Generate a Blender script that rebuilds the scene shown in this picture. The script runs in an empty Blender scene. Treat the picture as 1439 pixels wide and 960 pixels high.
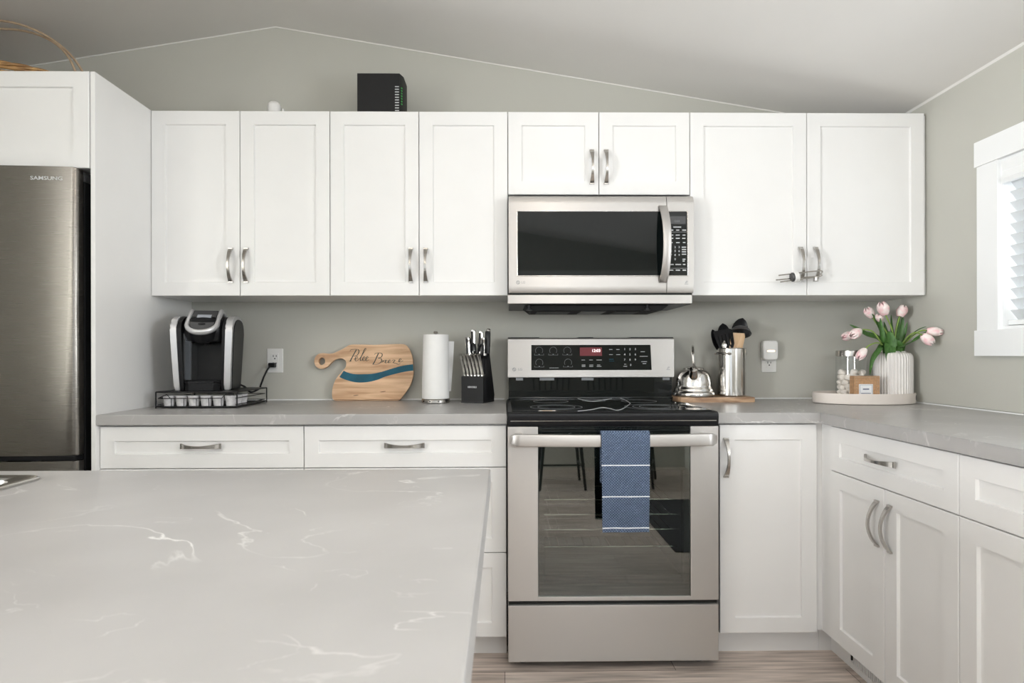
import bpy, bmesh, math, random
from mathutils import Vector, Matrix, Euler
random.seed(7)
PI = math.pi
scene = bpy.context.scene
C = scene.collection

# ---------------------------------------------------------------- camera
FPX = 830.0            # focal length in pixels of a 1439 px wide frame
CAMZ = 1.129
YAW, ROLL = 0.013, 0.002
HOR = 498.0            # image row of the horizon
cam_data = bpy.data.cameras.new('camera')
cam = bpy.data.objects.new('camera', cam_data)
C.objects.link(cam)
cam_data.sensor_fit = 'HORIZONTAL'
cam_data.sensor_width = 36.0
cam_data.lens = FPX / 1439.0 * 36.0
cam_data.shift_y = (HOR - 480.0) / 1439.0
cam_data.clip_start = 0.02
cam_data.dof.use_dof = True
cam_data.dof.focus_distance = 2.3
cam_data.dof.aperture_fstop = 10.0
cam.matrix_world = (Matrix.Translation((0, 0, CAMZ)) @ Matrix.Rotation(-YAW, 4, 'Z')
                    @ Matrix.Rotation(PI / 2, 4, 'X') @ Matrix.Rotation(-ROLL, 4, 'Z'))
scene.camera = cam

# ---------------------------------------------------------------- exposure, sky, daylight
vs = scene.view_settings
vs.view_transform = 'Standard'
vs.look = 'None'
vs.gamma = 1.0
vs.use_curve_mapping = False
vs.exposure = -0.14
scene.cycles.use_denoising = True
scene.cycles.max_bounces = 10
scene.cycles.diffuse_bounces = 6
scene.cycles.transparent_max_bounces = 16
scene.cycles.sample_clamp_indirect = 8.0
scene.cycles.caustics_refractive = False
scene.cycles.caustics_reflective = False

world = bpy.data.worlds.new('sky')
scene.world = world
world.use_nodes = True
world.node_tree.nodes['Background'].inputs[0].default_value = (0.80, 0.90, 1.0, 1)
world.node_tree.nodes['Background'].inputs[1].default_value = 1.3


def area(name, loc, rot, sx, sy, power, col):
    d = bpy.data.lights.new(name, 'AREA')
    d.shape = 'RECTANGLE'
    d.size, d.size_y = sx, sy
    d.energy = power
    d.color = col
    o = bpy.data.objects.new(name, d)
    C.objects.link(o)
    o.location = loc
    o.rotation_euler = rot
    return o


DAY = (0.93, 0.97, 1.0)
# daylight arriving just outside the window and door openings (tilted up to brighten the ceiling)
UP = math.radians(24)
area('daylight_side_window', (1.99, 1.58, 1.52), (0, PI / 2 + UP, 0), 0.6, 1.05, 9, DAY)
area('added_fill_right', (2.01, 0.33, 1.50), (0, PI / 2 + UP * 0.5, 0), 0.9, 0.95, 66, DAY)  # fill from an added, unseen window; brightens the fridge panel
area('daylight_rear_window', (0.87, -1.86, 1.70), (PI / 2 + UP * 0.2, 0, 0), 1.45, 0.5, 34, DAY)
area('added_fill_rear', (-0.9, -1.88, 1.05), (PI / 2 + UP * 0.5, 0, 0), 1.6, 2.0, 5, DAY)  # weak frontal fill from an added, unseen glass door
area('daylight_left_window', (-4.16, -0.93, 1.35), (0, -PI / 2 - UP * 1.3, 0), 1.5, 1.25, 400, (0.96, 0.98, 1.0))

# ---------------------------------------------------------------- planes of the room
YW = 2.805             # face of the back wall
XR = 1.80              # face of the right wall
XLW = -3.95            # face of the left wall
YF = -1.65             # face of the wall behind the camera
RX, RZ, SL = -1.077, 2.679, 0.1655   # ridge of the ceiling and its slope
YU = 2.480             # upper door faces
YB = 2.165             # base door faces
YC = 2.145             # worktop front edge
ZC = 0.914             # worktop height


def ceil_z(x):
    return RZ - SL * abs(x - RX)


def ray(px, py=HOR):
    a, b = (px - 719.5), -(py - HOR)
    c, s = math.cos(ROLL), math.sin(ROLL)
    a, b = a * c + b * s, -a * s + b * c
    u, v = a / FPX, b / FPX
    return Vector((math.sin(YAW) + u * math.cos(YAW), math.cos(YAW) - u * math.sin(YAW), v))


def P(px, py, Y):
    d = ray(px, py)
    t = Y / d.y
    return Vector((d.x * t, Y, CAMZ + d.z * t))


def X(px, Y, py=HOR):
    return P(px, py, Y).x


def Z(py, px, Y):
    return P(px, py, Y).z


# ---------------------------------------------------------------- materials
def new_mat(name):
    m = bpy.data.materials.new(name)
    m.use_nodes = True
    return m, m.node_tree, m.node_tree.nodes['Principled BSDF']


def mat(name, col, rough=0.5, metal=0.0, var=0.0, scale=30.0, bump=0.0, bscale=200.0, spec=0.5, coat=0.0, stretch=None):
    m, nt, b = new_mat(name)
    b.inputs['Base Color'].default_value = (*col, 1)
    b.inputs['Roughness'].default_value = rough
    b.inputs['Metallic'].default_value = metal
    b.inputs['Specular IOR Level'].default_value = spec
    b.inputs['Coat Weight'].default_value = coat
    if var or bump:
        tc = nt.nodes.new('ShaderNodeTexCoord')
        mp = nt.nodes.new('ShaderNodeMapping')
        nt.links.new(tc.outputs['Object'], mp.inputs[0])
        if stretch:
            mp.inputs['Scale'].default_value = stretch
    if var:
        n = nt.nodes.new('ShaderNodeTexNoise')
        n.inputs['Scale'].default_value = scale
        n.inputs['Detail'].default_value = 4
        nt.links.new(mp.outputs[0], n.inputs['Vector'])
        r = nt.nodes.new('ShaderNodeValToRGB')
        r.color_ramp.elements[0].position = 0.3
        r.color_ramp.elements[1].position = 0.7
        r.color_ramp.elements[0].color = (*[c * (1 - var) for c in col], 1)
        r.color_ramp.elements[1].color = (*[min(1, c * (1 + var)) for c in col], 1)
        nt.links.new(n.outputs['Fac'], r.inputs[0])
        nt.links.new(r.outputs[0], b.inputs['Base Color'])
    if bump:
        n = nt.nodes.new('ShaderNodeTexNoise')
        n.inputs['Scale'].default_value = bscale
        n.inputs['Detail'].default_value = 3
        nt.links.new(mp.outputs[0], n.inputs['Vector'])
        bp = nt.nodes.new('ShaderNodeBump')
        bp.inputs['Strength'].default_value = bump
        bp.inputs['Distance'].default_value = 0.002
        nt.links.new(n.outputs['Fac'], bp.inputs['Height'])
        nt.links.new(bp.outputs[0], b.inputs['Normal'])
    return m


def emit_mat(name, col, strength):
    m, nt, b = new_mat(name)
    b.inputs['Base Color'].default_value = (*col, 1)
    b.inputs['Emission Color'].default_value = (*col, 1)
    b.inputs['Emission Strength'].default_value = strength
    return m


def glass_mat(name, tint=(1, 1, 1), trans=0.92, rough=0.02, f0=0.05):
    """thin pane: what is behind shows through, the surface still mirrors"""
    m = bpy.data.materials.new(name)
    m.use_nodes = True
    nt = m.node_tree
    nt.nodes.clear()
    out = nt.nodes.new('ShaderNodeOutputMaterial')
    t = nt.nodes.new('ShaderNodeBsdfTransparent')
    t.inputs[0].default_value = (*[c * trans for c in tint], 1)
    g = nt.nodes.new('ShaderNodeBsdfGlossy')
    g.inputs['Roughness'].default_value = rough
    lw = nt.nodes.new('ShaderNodeLayerWeight')
    lw.inputs['Blend'].default_value = 0.5
    pw = nt.nodes.new('ShaderNodeMath'); pw.operation = 'POWER'; pw.inputs[1].default_value = 5.0
    nt.links.new(lw.outputs['Facing'], pw.inputs[0])
    f = nt.nodes.new('ShaderNodeMapRange')
    f.inputs['To Min'].default_value = f0; f.inputs['To Max'].default_value = 0.9
    nt.links.new(pw.outputs[0], f.inputs['Value'])
    mx = nt.nodes.new('ShaderNodeMixShader')
    nt.links.new(f.outputs[0], mx.inputs[0])
    nt.links.new(t.outputs[0], mx.inputs[1])
    nt.links.new(g.outputs[0], mx.inputs[2])
    nt.links.new(mx.outputs[0], out.inputs[0])
    return m


def steel_mat(name, col, rough, stretch=(2, 2, 160), amt=0.10):
    m, nt, b = new_mat(name)
    b.inputs['Base Color'].default_value = (*col, 1)
    b.inputs['Metallic'].default_value = 1.0
    b.inputs['Anisotropic'].default_value = 0.75     # brushed along x: highlights stretch upright
    tg = nt.nodes.new('ShaderNodeTangent')
    tg.direction_type = 'RADIAL'
    tg.axis = 'X'
    nt.links.new(tg.outputs[0], b.inputs['Tangent'])
    tc = nt.nodes.new('ShaderNodeTexCoord')
    mp = nt.nodes.new('ShaderNodeMapping')
    mp.inputs['Scale'].default_value = stretch
    n = nt.nodes.new('ShaderNodeTexNoise')
    n.inputs['Scale'].default_value = 6
    n.inputs['Detail'].default_value = 5
    nt.links.new(tc.outputs['Object'], mp.inputs[0])
    nt.links.new(mp.outputs[0], n.inputs['Vector'])
    mr = nt.nodes.new('ShaderNodeMapRange')
    mr.inputs['To Min'].default_value = max(0.02, rough - amt)
    mr.inputs['To Max'].default_value = rough + amt
    nt.links.new(n.outputs['Fac'], mr.inputs['Value'])
    nt.links.new(mr.outputs[0], b.inputs['Roughness'])
    return m


def counter_mat(name):
    m, nt, b = new_mat(name)
    N, L = nt.nodes.new, nt.links.new
    tc = N('ShaderNodeTexCoord')
    # soft cloudy ground
    n1 = N('ShaderNodeTexNoise'); n1.inputs['Scale'].default_value = 5; n1.inputs['Detail'].default_value = 8
    L(tc.outputs['Object'], n1.inputs['Vector'])
    r1 = N('ShaderNodeValToRGB')
    r1.color_ramp.elements[0].position = 0.3; r1.color_ramp.elements[0].color = (0.355, 0.346, 0.338, 1)
    r1.color_ramp.elements[1].position = 0.75; r1.color_ramp.elements[1].color = (0.422, 0.412, 0.404, 1)
    L(n1.outputs['Fac'], r1.inputs[0])
    # thin veins where a warped noise crosses its middle value
    mp = N('ShaderNodeMapping'); mp.inputs['Scale'].default_value = (1.0, 1.5, 1.0); mp.inputs['Rotation'].default_value = (0, 0, 0.5)
    L(tc.outputs['Object'], mp.inputs[0])
    n2 = N('ShaderNodeTexNoise'); n2.inputs['Scale'].default_value = 3.4; n2.inputs['Detail'].default_value = 5; n2.inputs['Distortion'].default_value = 1.1
    L(mp.outputs[0], n2.inputs['Vector'])
    s = N('ShaderNodeMath'); s.operation = 'SUBTRACT'; s.inputs[1].default_value = 0.5
    L(n2.outputs['Fac'], s.inputs[0])
    a = N('ShaderNodeMath'); a.operation = 'ABSOLUTE'; L(s.outputs[0], a.inputs[0])
    v = N('ShaderNodeMapRange'); v.inputs['From Min'].default_value = 0.0; v.inputs['From Max'].default_value = 0.012
    v.inputs['To Min'].default_value = 1.0; v.inputs['To Max'].default_value = 0.0
    L(a.outputs[0], v.inputs['Value'])
    n3 = N('ShaderNodeTexNoise'); n3.inputs['Scale'].default_value = 4.0; n3.inputs['Detail'].default_value = 3
    L(tc.outputs['Object'], n3.inputs['Vector'])
    k = N('ShaderNodeMapRange'); k.inputs['From Min'].default_value = 0.47; k.inputs['From Max'].default_value = 0.66
    L(n3.outputs['Fac'], k.inputs['Value'])
    mu = N('ShaderNodeMath'); mu.operation = 'MULTIPLY'; L(v.outputs[0], mu.inputs[0]); L(k.outputs[0], mu.inputs[1])
    m2 = N('ShaderNodeMath'); m2.operation = 'MULTIPLY'; m2.inputs[1].default_value = 0.95; L(mu.outputs[0], m2.inputs[0])
    mp4 = N('ShaderNodeMapping'); mp4.inputs['Scale'].default_value = (1.0, 2.2, 1.0); mp4.inputs['Location'].default_value = (3.1, 1.7, 0)
    L(tc.outputs['Object'], mp4.inputs[0])
    n4 = N('ShaderNodeTexNoise'); n4.inputs['Scale'].default_value = 6.5; n4.inputs['Detail'].default_value = 4; n4.inputs['Distortion'].default_value = 0.7
    L(mp4.outputs[0], n4.inputs['Vector'])
    s4 = N('ShaderNodeMath'); s4.operation = 'SUBTRACT'; s4.inputs[1].default_value = 0.52; L(n4.outputs['Fac'], s4.inputs[0])
    a4 = N('ShaderNodeMath'); a4.operation = 'ABSOLUTE'; L(s4.outputs[0], a4.inputs[0])
    v4 = N('ShaderNodeMapRange'); v4.inputs['From Max'].default_value = 0.010; v4.inputs['To Min'].default_value = 1.0; v4.inputs['To Max'].default_value = 0.0
    L(a4.outputs[0], v4.inputs['Value'])
    n5 = N('ShaderNodeTexNoise'); n5.inputs['Scale'].default_value = 9.0; n5.inputs['Detail'].default_value = 2; L(mp4.outputs[0], n5.inputs['Vector'])
    k5 = N('ShaderNodeMapRange'); k5.inputs['From Min'].default_value = 0.55; k5.inputs['From Max'].default_value = 0.70; k5.inputs['To Max'].default_value = 0.45
    L(n5.outputs['Fac'], k5.inputs['Value'])
    m5 = N('ShaderNodeMath'); m5.operation = 'MULTIPLY'; L(v4.outputs[0], m5.inputs[0]); L(k5.outputs[0], m5.inputs[1])
    m6 = N('ShaderNodeMath'); m6.operation = 'MAXIMUM'; L(m2.outputs[0], m6.inputs[0]); L(m5.outputs[0], m6.inputs[1])
    mx = N('ShaderNodeMixRGB'); mx.inputs['Color2'].default_value = (0.80, 0.79, 0.77, 1)
    L(m6.outputs[0], mx.inputs['Fac']); L(r1.outputs[0], mx.inputs['Color1'])
    L(mx.outputs[0], b.inputs['Base Color'])
    b.inputs['Roughness'].default_value = 0.30
    b.inputs['Specular IOR Level'].default_value = 0.5
    return m


def floor_mat(name):
    m, nt, b = new_mat(name)
    N, L = nt.nodes.new, nt.links.new
    tc = N('ShaderNodeTexCoord')
    br = N('ShaderNodeTexBrick')
    br.inputs['Scale'].default_value = 1.0
    br.inputs['Brick Width'].default_value = 1.22
    br.inputs['Row Height'].default_value = 0.15
    br.inputs['Mortar Size'].default_value = 0.0012
    br.inputs['Color1'].default_value = (0.50, 0.425, 0.375, 1)
    br.inputs['Color2'].default_value = (0.63, 0.56, 0.51, 1)
    br.inputs['Mortar'].default_value = (0.14, 0.11, 0.09, 1)
    L(tc.outputs['Object'], br.inputs['Vector'])
    mp = N('ShaderNodeMapping'); mp.inputs['Scale'].default_value = (1.6, 26, 1)
    L(tc.outputs['Object'], mp.inputs[0])
    n = N('ShaderNodeTexNoise'); n.inputs['Scale'].default_value = 2.2; n.inputs['Detail'].default_value = 8; n.inputs['Distortion'].default_value = 0.6
    L(mp.outputs[0], n.inputs['Vector'])
    r = N('ShaderNodeValToRGB')
    r.color_ramp.elements[0].position = 0.32; r.color_ramp.elements[0].color = (0.62, 0.60, 0.58, 1)
    r.color_ramp.elements[1].position = 0.70; r.color_ramp.elements[1].color = (1.25, 1.22, 1.2, 1)
    L(n.outputs['Fac'], r.inputs[0])
    mx = N('ShaderNodeMixRGB'); mx.blend_type = 'MULTIPLY'; mx.inputs['Fac'].default_value = 1.0
    L(br.outputs['Color'], mx.inputs['Color1']); L(r.outputs[0], mx.inputs['Color2'])
    L(mx.outputs[0], b.inputs['Base Color'])
    b.inputs['Roughness'].default_value = 0.42
    return m


def wood_mat(name, dark, light, scale=3.0, stretch=(1, 1, 14), rough=0.4):
    m, nt, b = new_mat(name)
    N, L = nt.nodes.new, nt.links.new
    tc = N('ShaderNodeTexCoord')
    mp = N('ShaderNodeMapping'); mp.inputs['Scale'].default_value = stretch
    L(tc.outputs['Object'], mp.inputs[0])
    n = N('ShaderNodeTexNoise'); n.inputs['Scale'].default_value = scale; n.inputs['Detail'].default_value = 7; n.inputs['Distortion'].default_value = 0.8
    L(mp.outputs[0], n.inputs['Vector'])
    r = N('ShaderNodeValToRGB')
    r.color_ramp.elements[0].position = 0.35; r.color_ramp.elements[0].color = (*dark, 1)
    r.color_ramp.elements[1].position = 0.62; r.color_ramp.elements[1].color = (*light, 1)
    L(n.outputs['Fac'], r.inputs[0])
    L(r.outputs[0], b.inputs['Base Color'])
    b.inputs['Roughness'].default_value = rough
    return m


def waffle_mat(name, c1, c2, cell=0.0095):
    m, nt, b = new_mat(name)
    N, L = nt.nodes.new, nt.links.new
    tc = N('ShaderNodeTexCoord')
    sp = N('ShaderNodeSeparateXYZ'); L(tc.outputs['Object'], sp.inputs[0])
    hs = []
    for sgn in (1, -1):
        ad = N('ShaderNodeMath'); ad.operation = 'ADD' if sgn == 1 else 'SUBTRACT'
        L(sp.outputs['X'], ad.inputs[0]); L(sp.outputs['Z'], ad.inputs[1])
        ml = N('ShaderNodeMath'); ml.operation = 'MULTIPLY'; ml.inputs[1].default_value = PI / cell; L(ad.outputs[0], ml.inputs[0])
        sn = N('ShaderNodeMath'); sn.operation = 'SINE'; L(ml.outputs[0], sn.inputs[0])
        ab = N('ShaderNodeMath'); ab.operation = 'ABSOLUTE'; L(sn.outputs[0], ab.inputs[0])
        hs.append(ab)
    h = N('ShaderNodeMath'); h.operation = 'MULTIPLY'; L(hs[0].outputs[0], h.inputs[0]); L(hs[1].outputs[0], h.inputs[1])
    bp = N('ShaderNodeBump'); bp.inputs['Strength'].default_value = 1.0; bp.inputs['Distance'].default_value = 0.006
    L(h.outputs[0], bp.inputs['Height']); L(bp.outputs[0], b.inputs['Normal'])
    mx = N('ShaderNodeMixRGB'); mx.inputs['Color1'].default_value = (*c1, 1); mx.inputs['Color2'].default_value = (*c2, 1)
    L(h.outputs[0], mx.inputs['Fac']); L(mx.outputs[0], b.inputs['Base Color'])
    b.inputs['Roughness'].default_value = 0.95
    b.inputs['Specular IOR Level'].default_value = 0.1
    return m


M = {
    'white': mat('cabinet_paint', (0.80, 0.795, 0.785), 0.38, var=0.012, scale=6),
    'wall': mat('sage_grey_wall_paint', (0.485, 0.48, 0.435), 0.7, var=0.02, scale=3, bump=0.12, bscale=260),
    'ceiling': mat('ceiling_paint', (0.76, 0.745, 0.72), 0.85, var=0.01, scale=4),
    'trim': mat('trim_paint', (0.82, 0.83, 0.83), 0.4),
    'slat': mat('blind_slat', (0.62, 0.64, 0.65), 0.5, var=0.01),
    'counter': counter_mat('veined_grey_laminate'),
    'floor': floor_mat('oak_look_planks'),
    'steel': steel_mat('brushed_steel', (0.56, 0.54, 0.52), 0.40, amt=0.06),
    'steel_dark': steel_mat('fridge_steel', (0.25, 0.235, 0.215), 0.27, amt=0.015),
    'nickel': mat('brushed_nickel', (0.50, 0.48, 0.45), 0.26, 1.0, var=0.03, scale=80),
    'chrome': mat('polished_steel', (0.64, 0.62, 0.595), 0.15, 1.0, var=0.01),
    'silver': mat('silver_plastic', (0.62, 0.62, 0.63), 0.32, 0.55, var=0.01),
    'black_glass': mat('black_glass', (0.004, 0.006, 0.006), 0.03, var=0.01, spec=0.36),
    'black': mat('black_plastic', (0.008, 0.008, 0.009), 0.36, var=0.02, spec=0.25),
    'black_matte': mat('matte_black', (0.009, 0.009, 0.0095), 0.5, var=0.05, bump=0.05, spec=0.3),
    'void': mat('dark_recess', (0.006, 0.006, 0.006), 0.8, var=0.01),
    'grey': mat('dark_grey_plastic', (0.06, 0.06, 0.062), 0.4, var=0.02),
    'label': mat('printed_grey', (0.55, 0.56, 0.57), 0.6, var=0.01),
    'label_dim': mat('printed_dim_grey', (0.22, 0.23, 0.24), 0.6, var=0.01),
    'plastic_white': mat('white_plastic', (0.76, 0.755, 0.74), 0.35, var=0.01),
    'paper': mat('paper_towel', (0.84, 0.835, 0.825), 0.9, var=0.012, bump=0.25, bscale=420),
    'towel': waffle_mat('blue_waffle_cloth', (0.075, 0.11, 0.19), (0.29, 0.37, 0.52)),
    'stripe': mat('white_thread', (0.72, 0.75, 0.80), 0.9, var=0.05, scale=400),
    'acacia': wood_mat('acacia', (0.46, 0.26, 0.135), (0.74, 0.50, 0.31), 3.2, (1, 1, 13)),
    'acacia_dark': wood_mat('acacia_edge', (0.16, 0.085, 0.045), (0.30, 0.17, 0.09), 4, (2, 2, 9)),
    'board': wood_mat('serving_board_wood', (0.27, 0.15, 0.085), (0.56, 0.38, 0.24), 4, (2.5, 8, 8)),
    'spatula': wood_mat('beech', (0.52, 0.33, 0.18), (0.66, 0.46, 0.28), 6, (10, 10, 1)),
    'epoxy': mat('blue_resin', (0.005, 0.095, 0.15), 0.45, var=0.25, scale=14, spec=0.3),
    'ink': mat('dark_green_ink', (0.025, 0.05, 0.045), 0.6, var=0.05),
    'rattan': wood_mat('rattan', (0.24, 0.12, 0.04), (0.52, 0.31, 0.12), 14, (1, 1, 1), 0.6),
    'rattan_pale': mat('pale_cane', (0.42, 0.31, 0.21), 0.6, var=0.15, scale=40),
    'ceramic': mat('matte_ceramic', (0.74, 0.715, 0.69), 0.55, var=0.02, scale=20),
    'tray': mat('cream_metal_tray', (0.72, 0.66, 0.61), 0.5, var=0.015),
    'leaf': mat('tulip_leaf', (0.055, 0.145, 0.03), 0.45, var=0.3, scale=60, stretch=(4, 4, 1)),
    'stem': mat('tulip_stem', (0.24, 0.36, 0.08), 0.5, var=0.1),
    'kraft': mat('kraft_card', (0.46, 0.27, 0.145), 0.8, var=0.18, scale=120),
    'paper_label': mat('white_label', (0.82, 0.83, 0.85), 0.7, var=0.01),
    'ink_blue': mat('grey_blue_ink', (0.16, 0.18, 0.26), 0.7, var=0.02),
    'marsh': mat('marshmallow', (0.86, 0.80, 0.74), 0.85, var=0.05, scale=70, bump=0.2, bscale=120),
    'pod': mat('pod_foil', (0.62, 0.61, 0.62), 0.5, var=0.2, scale=50),
    'cushion_dark': mat('sofa_fabric', (0.03, 0.03, 0.033), 0.9, var=0.1, bump=0.2),
    'glass': glass_mat('clear_glass', (0.99, 1.0, 1.0), 0.985),
    'oven_glass': glass_mat('smoked_oven_glass', (0.93, 1.0, 0.96), 0.80, 0.02, 0.14),
    'pane': glass_mat('window_glass', (1, 1, 1), 0.97),
    'led': emit_mat('green_led', (0.05, 0.45, 0.08), 0.25),
    'red_display': emit_mat('red_display', (0.09, 0.006, 0.010), 0.7),
    'digits': emit_mat('clock_digits', (1.0, 0.85, 0.85), 1.3),
    'night': emit_mat('night_light_glow', (1.0, 0.86, 0.66), 1.0),
    'lamp': emit_mat('ceiling_lamp_glow', (1.0, 0.80, 0.58), 45.0),
    'lcd': mat('grey_lcd', (0.36, 0.38, 0.42), 0.25, var=0.02),
}


def petal_mat():
    m, nt, b = new_mat('pale_pink_petal')
    N, L = nt.nodes.new, nt.links.new
    tc = N('ShaderNodeTexCoord')
    n = N('ShaderNodeTexNoise'); n.inputs['Scale'].default_value = 45; n.inputs['Detail'].default_value = 3
    L(tc.outputs['Object'], n.inputs['Vector'])
    r = N('ShaderNodeValToRGB')
    r.color_ramp.elements[0].position = 0.38; r.color_ramp.elements[0].color = (0.87, 0.55, 0.57, 1)
    r.color_ramp.elements[1].position = 0.60; r.color_ramp.elements[1].color = (0.90, 0.81, 0.78, 1)
    L(n.outputs['Fac'], r.inputs[0]); L(r.outputs[0], b.inputs['Base Color'])
    b.inputs['Roughness'].default_value = 0.6
    b.inputs['Subsurface Weight'].default_value = 0.0
    return m


M['petal'] = petal_mat()


# ---------------------------------------------------------------- building helpers
def finish(name, bm, m, parent=None, angle=32):
    bmesh.ops.recalc_face_normals(bm, faces=bm.faces[:])
    for f in bm.faces:
        f.smooth = True
    me = bpy.data.meshes.new(name)
    bm.to_mesh(me)
    bm.free()
    me.set_sharp_from_angle(angle=math.radians(angle))
    me.materials.append(M[m] if isinstance(m, str) else m)
    o = bpy.data.objects.new(name, me)
    C.objects.link(o)
    w = o.modifiers.new('face_normals', 'WEIGHTED_NORMAL')
    w.keep_sharp = True
    w.weight = 100
    if parent is not None:
        o.parent = parent
    return o


def tag(o, label=None, cat=None, group=None, kind=None):
    if label: o['label'] = label
    if cat: o['category'] = cat
    if group: o['group'] = group
    if kind: o['kind'] = kind
    return o


def thing(name, label, cat, loc=(0, 0, 0), rot=0.0, group=None):
    o = bpy.data.objects.new(name, None)
    C.objects.link(o)
    o.empty_display_size = 0.05
    o.location = loc
    o.rotation_euler = rot if isinstance(rot, (tuple, Euler)) else (0, 0, rot)
    return tag(o, label, cat, group)


def struct(name, bm, m):
    return tag(finish(name, bm, m), kind='structure')


def B():
    return bmesh.new()


def box(bm, x0, x1, y0, y1, z0, z1, bev=0.0, seg=2, mtx=None):
    m = Matrix.Translation(((x0 + x1) / 2, (y0 + y1) / 2, (z0 + z1) / 2)) @ Matrix.Diagonal((abs(x1 - x0), abs(y1 - y0), abs(z1 - z0), 1))
    vs_ = bmesh.ops.create_cube(bm, size=1, matrix=m)['verts']
    es = set(e for v in vs_ for e in v.link_edges)
    if bev:
        r = bmesh.ops.bevel(bm, geom=list(es), offset=bev, segments=seg, affect='EDGES', profile=0.5)
        vs_ = list({v for f in r['faces'] for v in f.verts} | {v for v in vs_ if v.is_valid})
    if mtx is not None:
        bmesh.ops.transform(bm, matrix=mtx, verts=vs_)
    return bm


def loft(bm, rings, closed=True, cap0=True, cap1=True):
    vr = [[bm.verts.new(p) for p in r] for r in rings]
    n = len(vr[0])
    for a, b in zip(vr, vr[1:]):
        for i in range(n if closed else n - 1):
            j = (i + 1) % n
            try:
                bm.faces.new((a[i], a[j], b[j], b[i]))
            except ValueError:
                pass
    if cap0: bm.faces.new(vr[0][::-1])
    if cap1: bm.faces.new(vr[-1])
    return vr


def lathe(bm, prof, n=40, c=(0, 0, 0), sx=1.0, sy=1.0, rib=None, mtx=None):
    """profile of (r, z); a radius of 0 closes to a point; rib = (count, depth)"""
    rows = []
    for r, z in prof:
        if r <= 1e-6:
            rows.append([bm.verts.new((c[0], c[1], c[2] + z))])
        else:
            row = []
            for i in range(n):
                a = 2 * PI * i / n
                rr = r
                if rib:
                    rr = r * (1 - rib[1] * (0.5 + 0.5 * math.cos(rib[0] * a)))
                row.append(bm.verts.new((c[0] + rr * math.cos(a) * sx, c[1] + rr * math.sin(a) * sy, c[2] + z)))
            rows.append(row)
    for a, b in zip(rows, rows[1:]):
        for i in range(n):
            j = (i + 1) % n
            if len(a) == 1 and len(b) == 1:
                continue
            if len(a) == 1: bm.faces.new((a[0], b[j], b[i]))
            elif len(b) == 1: bm.faces.new((a[i], a[j], b[0]))
            else: bm.faces.new((a[i], a[j], b[j], b[i]))
    if mtx is not None:
        bmesh.ops.transform(bm, matrix=mtx, verts=[v for r in rows for v in r])
    return rows


def tube(bm, pts, r, n=10, closed=False, flat=1.0, up=None):
    pts = [Vector(p) for p in pts]
    N = len(pts)
    rad = r if isinstance(r, (list, tuple)) else [r] * N
    rings = []
    prev = None
    for i, p in enumerate(pts):
        if closed: t = pts[(i + 1) % N] - pts[i - 1]
        else: t = pts[min(i + 1, N - 1)] - pts[max(i - 1, 0)]
        t.normalize()
        if prev is None:
            ref = Vector(up) if up else (Vector((0, 0, 1)) if abs(t.z) < 0.9 else Vector((1, 0, 0)))
            a = (ref - t * ref.dot(t)).normalized()
        else:
            a = (prev - t * prev.dot(t)).normalized()
        prev = a
        b = t.cross(a)
        rings.append([p + (a * math.cos(2 * PI * k / n) + b * math.sin(2 * PI * k / n) * flat) * rad[i] for k in range(n)])
    if closed:
        rings.append(rings[0])
        vr = [[bm.verts.new(q) for q in rr] for rr in rings[:-1]]
        vr.append(vr[0])
        for a, b in zip(vr, vr[1:]):
            for k in range(n):
                j = (k + 1) % n
                bm.faces.new((a[k], a[j], b[j], b[k]))
    else:
        loft(bm, rings)
    return bm


def prism(bm, outline, d0, d1, fn, bev=0.0):
    """closed outline of (u, v) swept from d0 to d1; fn(u, v, d) gives the point"""
    a = [bm.verts.new(fn(u, v, d0)) for u, v in outline]
    b = [bm.verts.new(fn(u, v, d1)) for u, v in outline]
    n = len(a)
    es = []
    for i in range(n):
        j = (i + 1) % n
        bm.faces.new((a[i], a[j], b[j], b[i]))
    f0, f1 = bm.faces.new(a[::-1]), bm.faces.new(b)
    if bev:
        bmesh.ops.bevel(bm, geom=list(f0.edges) + list(f1.edges), offset=bev, segments=2, affect='EDGES', profile=0.5)
    return bm


def smooth_path(pts, sub=6, closed=False):
    pts = [Vector(p) for p in pts]
    N = len(pts)
    out = []
    rng = range(N) if closed else range(N - 1)
    for i in rng:
        g = (lambda k: pts[k % N]) if closed else (lambda k: pts[max(0, min(N - 1, k))])
        p0, p1, p2, p3 = g(i - 1), g(i), g(i + 1), g(i + 2)
        for s in range(sub):
            t = s / sub
            out.append(0.5 * ((2 * p1) + (p2 - p0) * t + (2 * p0 - 5 * p1 + 4 * p2 - p3) * t * t + (3 * p1 - p0 - 3 * p2 + p3) * t ** 3))
    if not closed:
        out.append(pts[-1])
    return out


def rect_ring(x0, x1, z0, z1, y, r=0.0, n=4):
    if r <= 0:
        return [(x0, y, z0), (x1, y, z0), (x1, y, z1), (x0, y, z1)]
    out = []
    for cx, cz, a0 in ((x0 + r, z0 + r, PI), (x1 - r, z0 + r, 1.5 * PI), (x1 - r, z1 - r, 0), (x0 + r, z1 - r, 0.5 * PI)):
        for k in range(n + 1):
            a = a0 + 0.5 * PI * k / n
            out.append((cx + r * math.cos(a), y, cz + r * math.sin(a)))
    return out


def plate(bm, x0, x1, z0, z1, y0, y1, r=0.004, e=0.001):
    """rounded upright plate; y0 is the back, y1 the front (towards the viewer)"""
    s = -1 if y1 < y0 else 1
    loft(bm, [rect_ring(x0, x1, z0, z1, y0, r), rect_ring(x0, x1, z0, z1, y1 - s * e, r),
              rect_ring(x0 + e, x1 - e, z0 + e, z1 - e, y1, max(r - e, 0.0005))])


_fonts = {}


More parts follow.
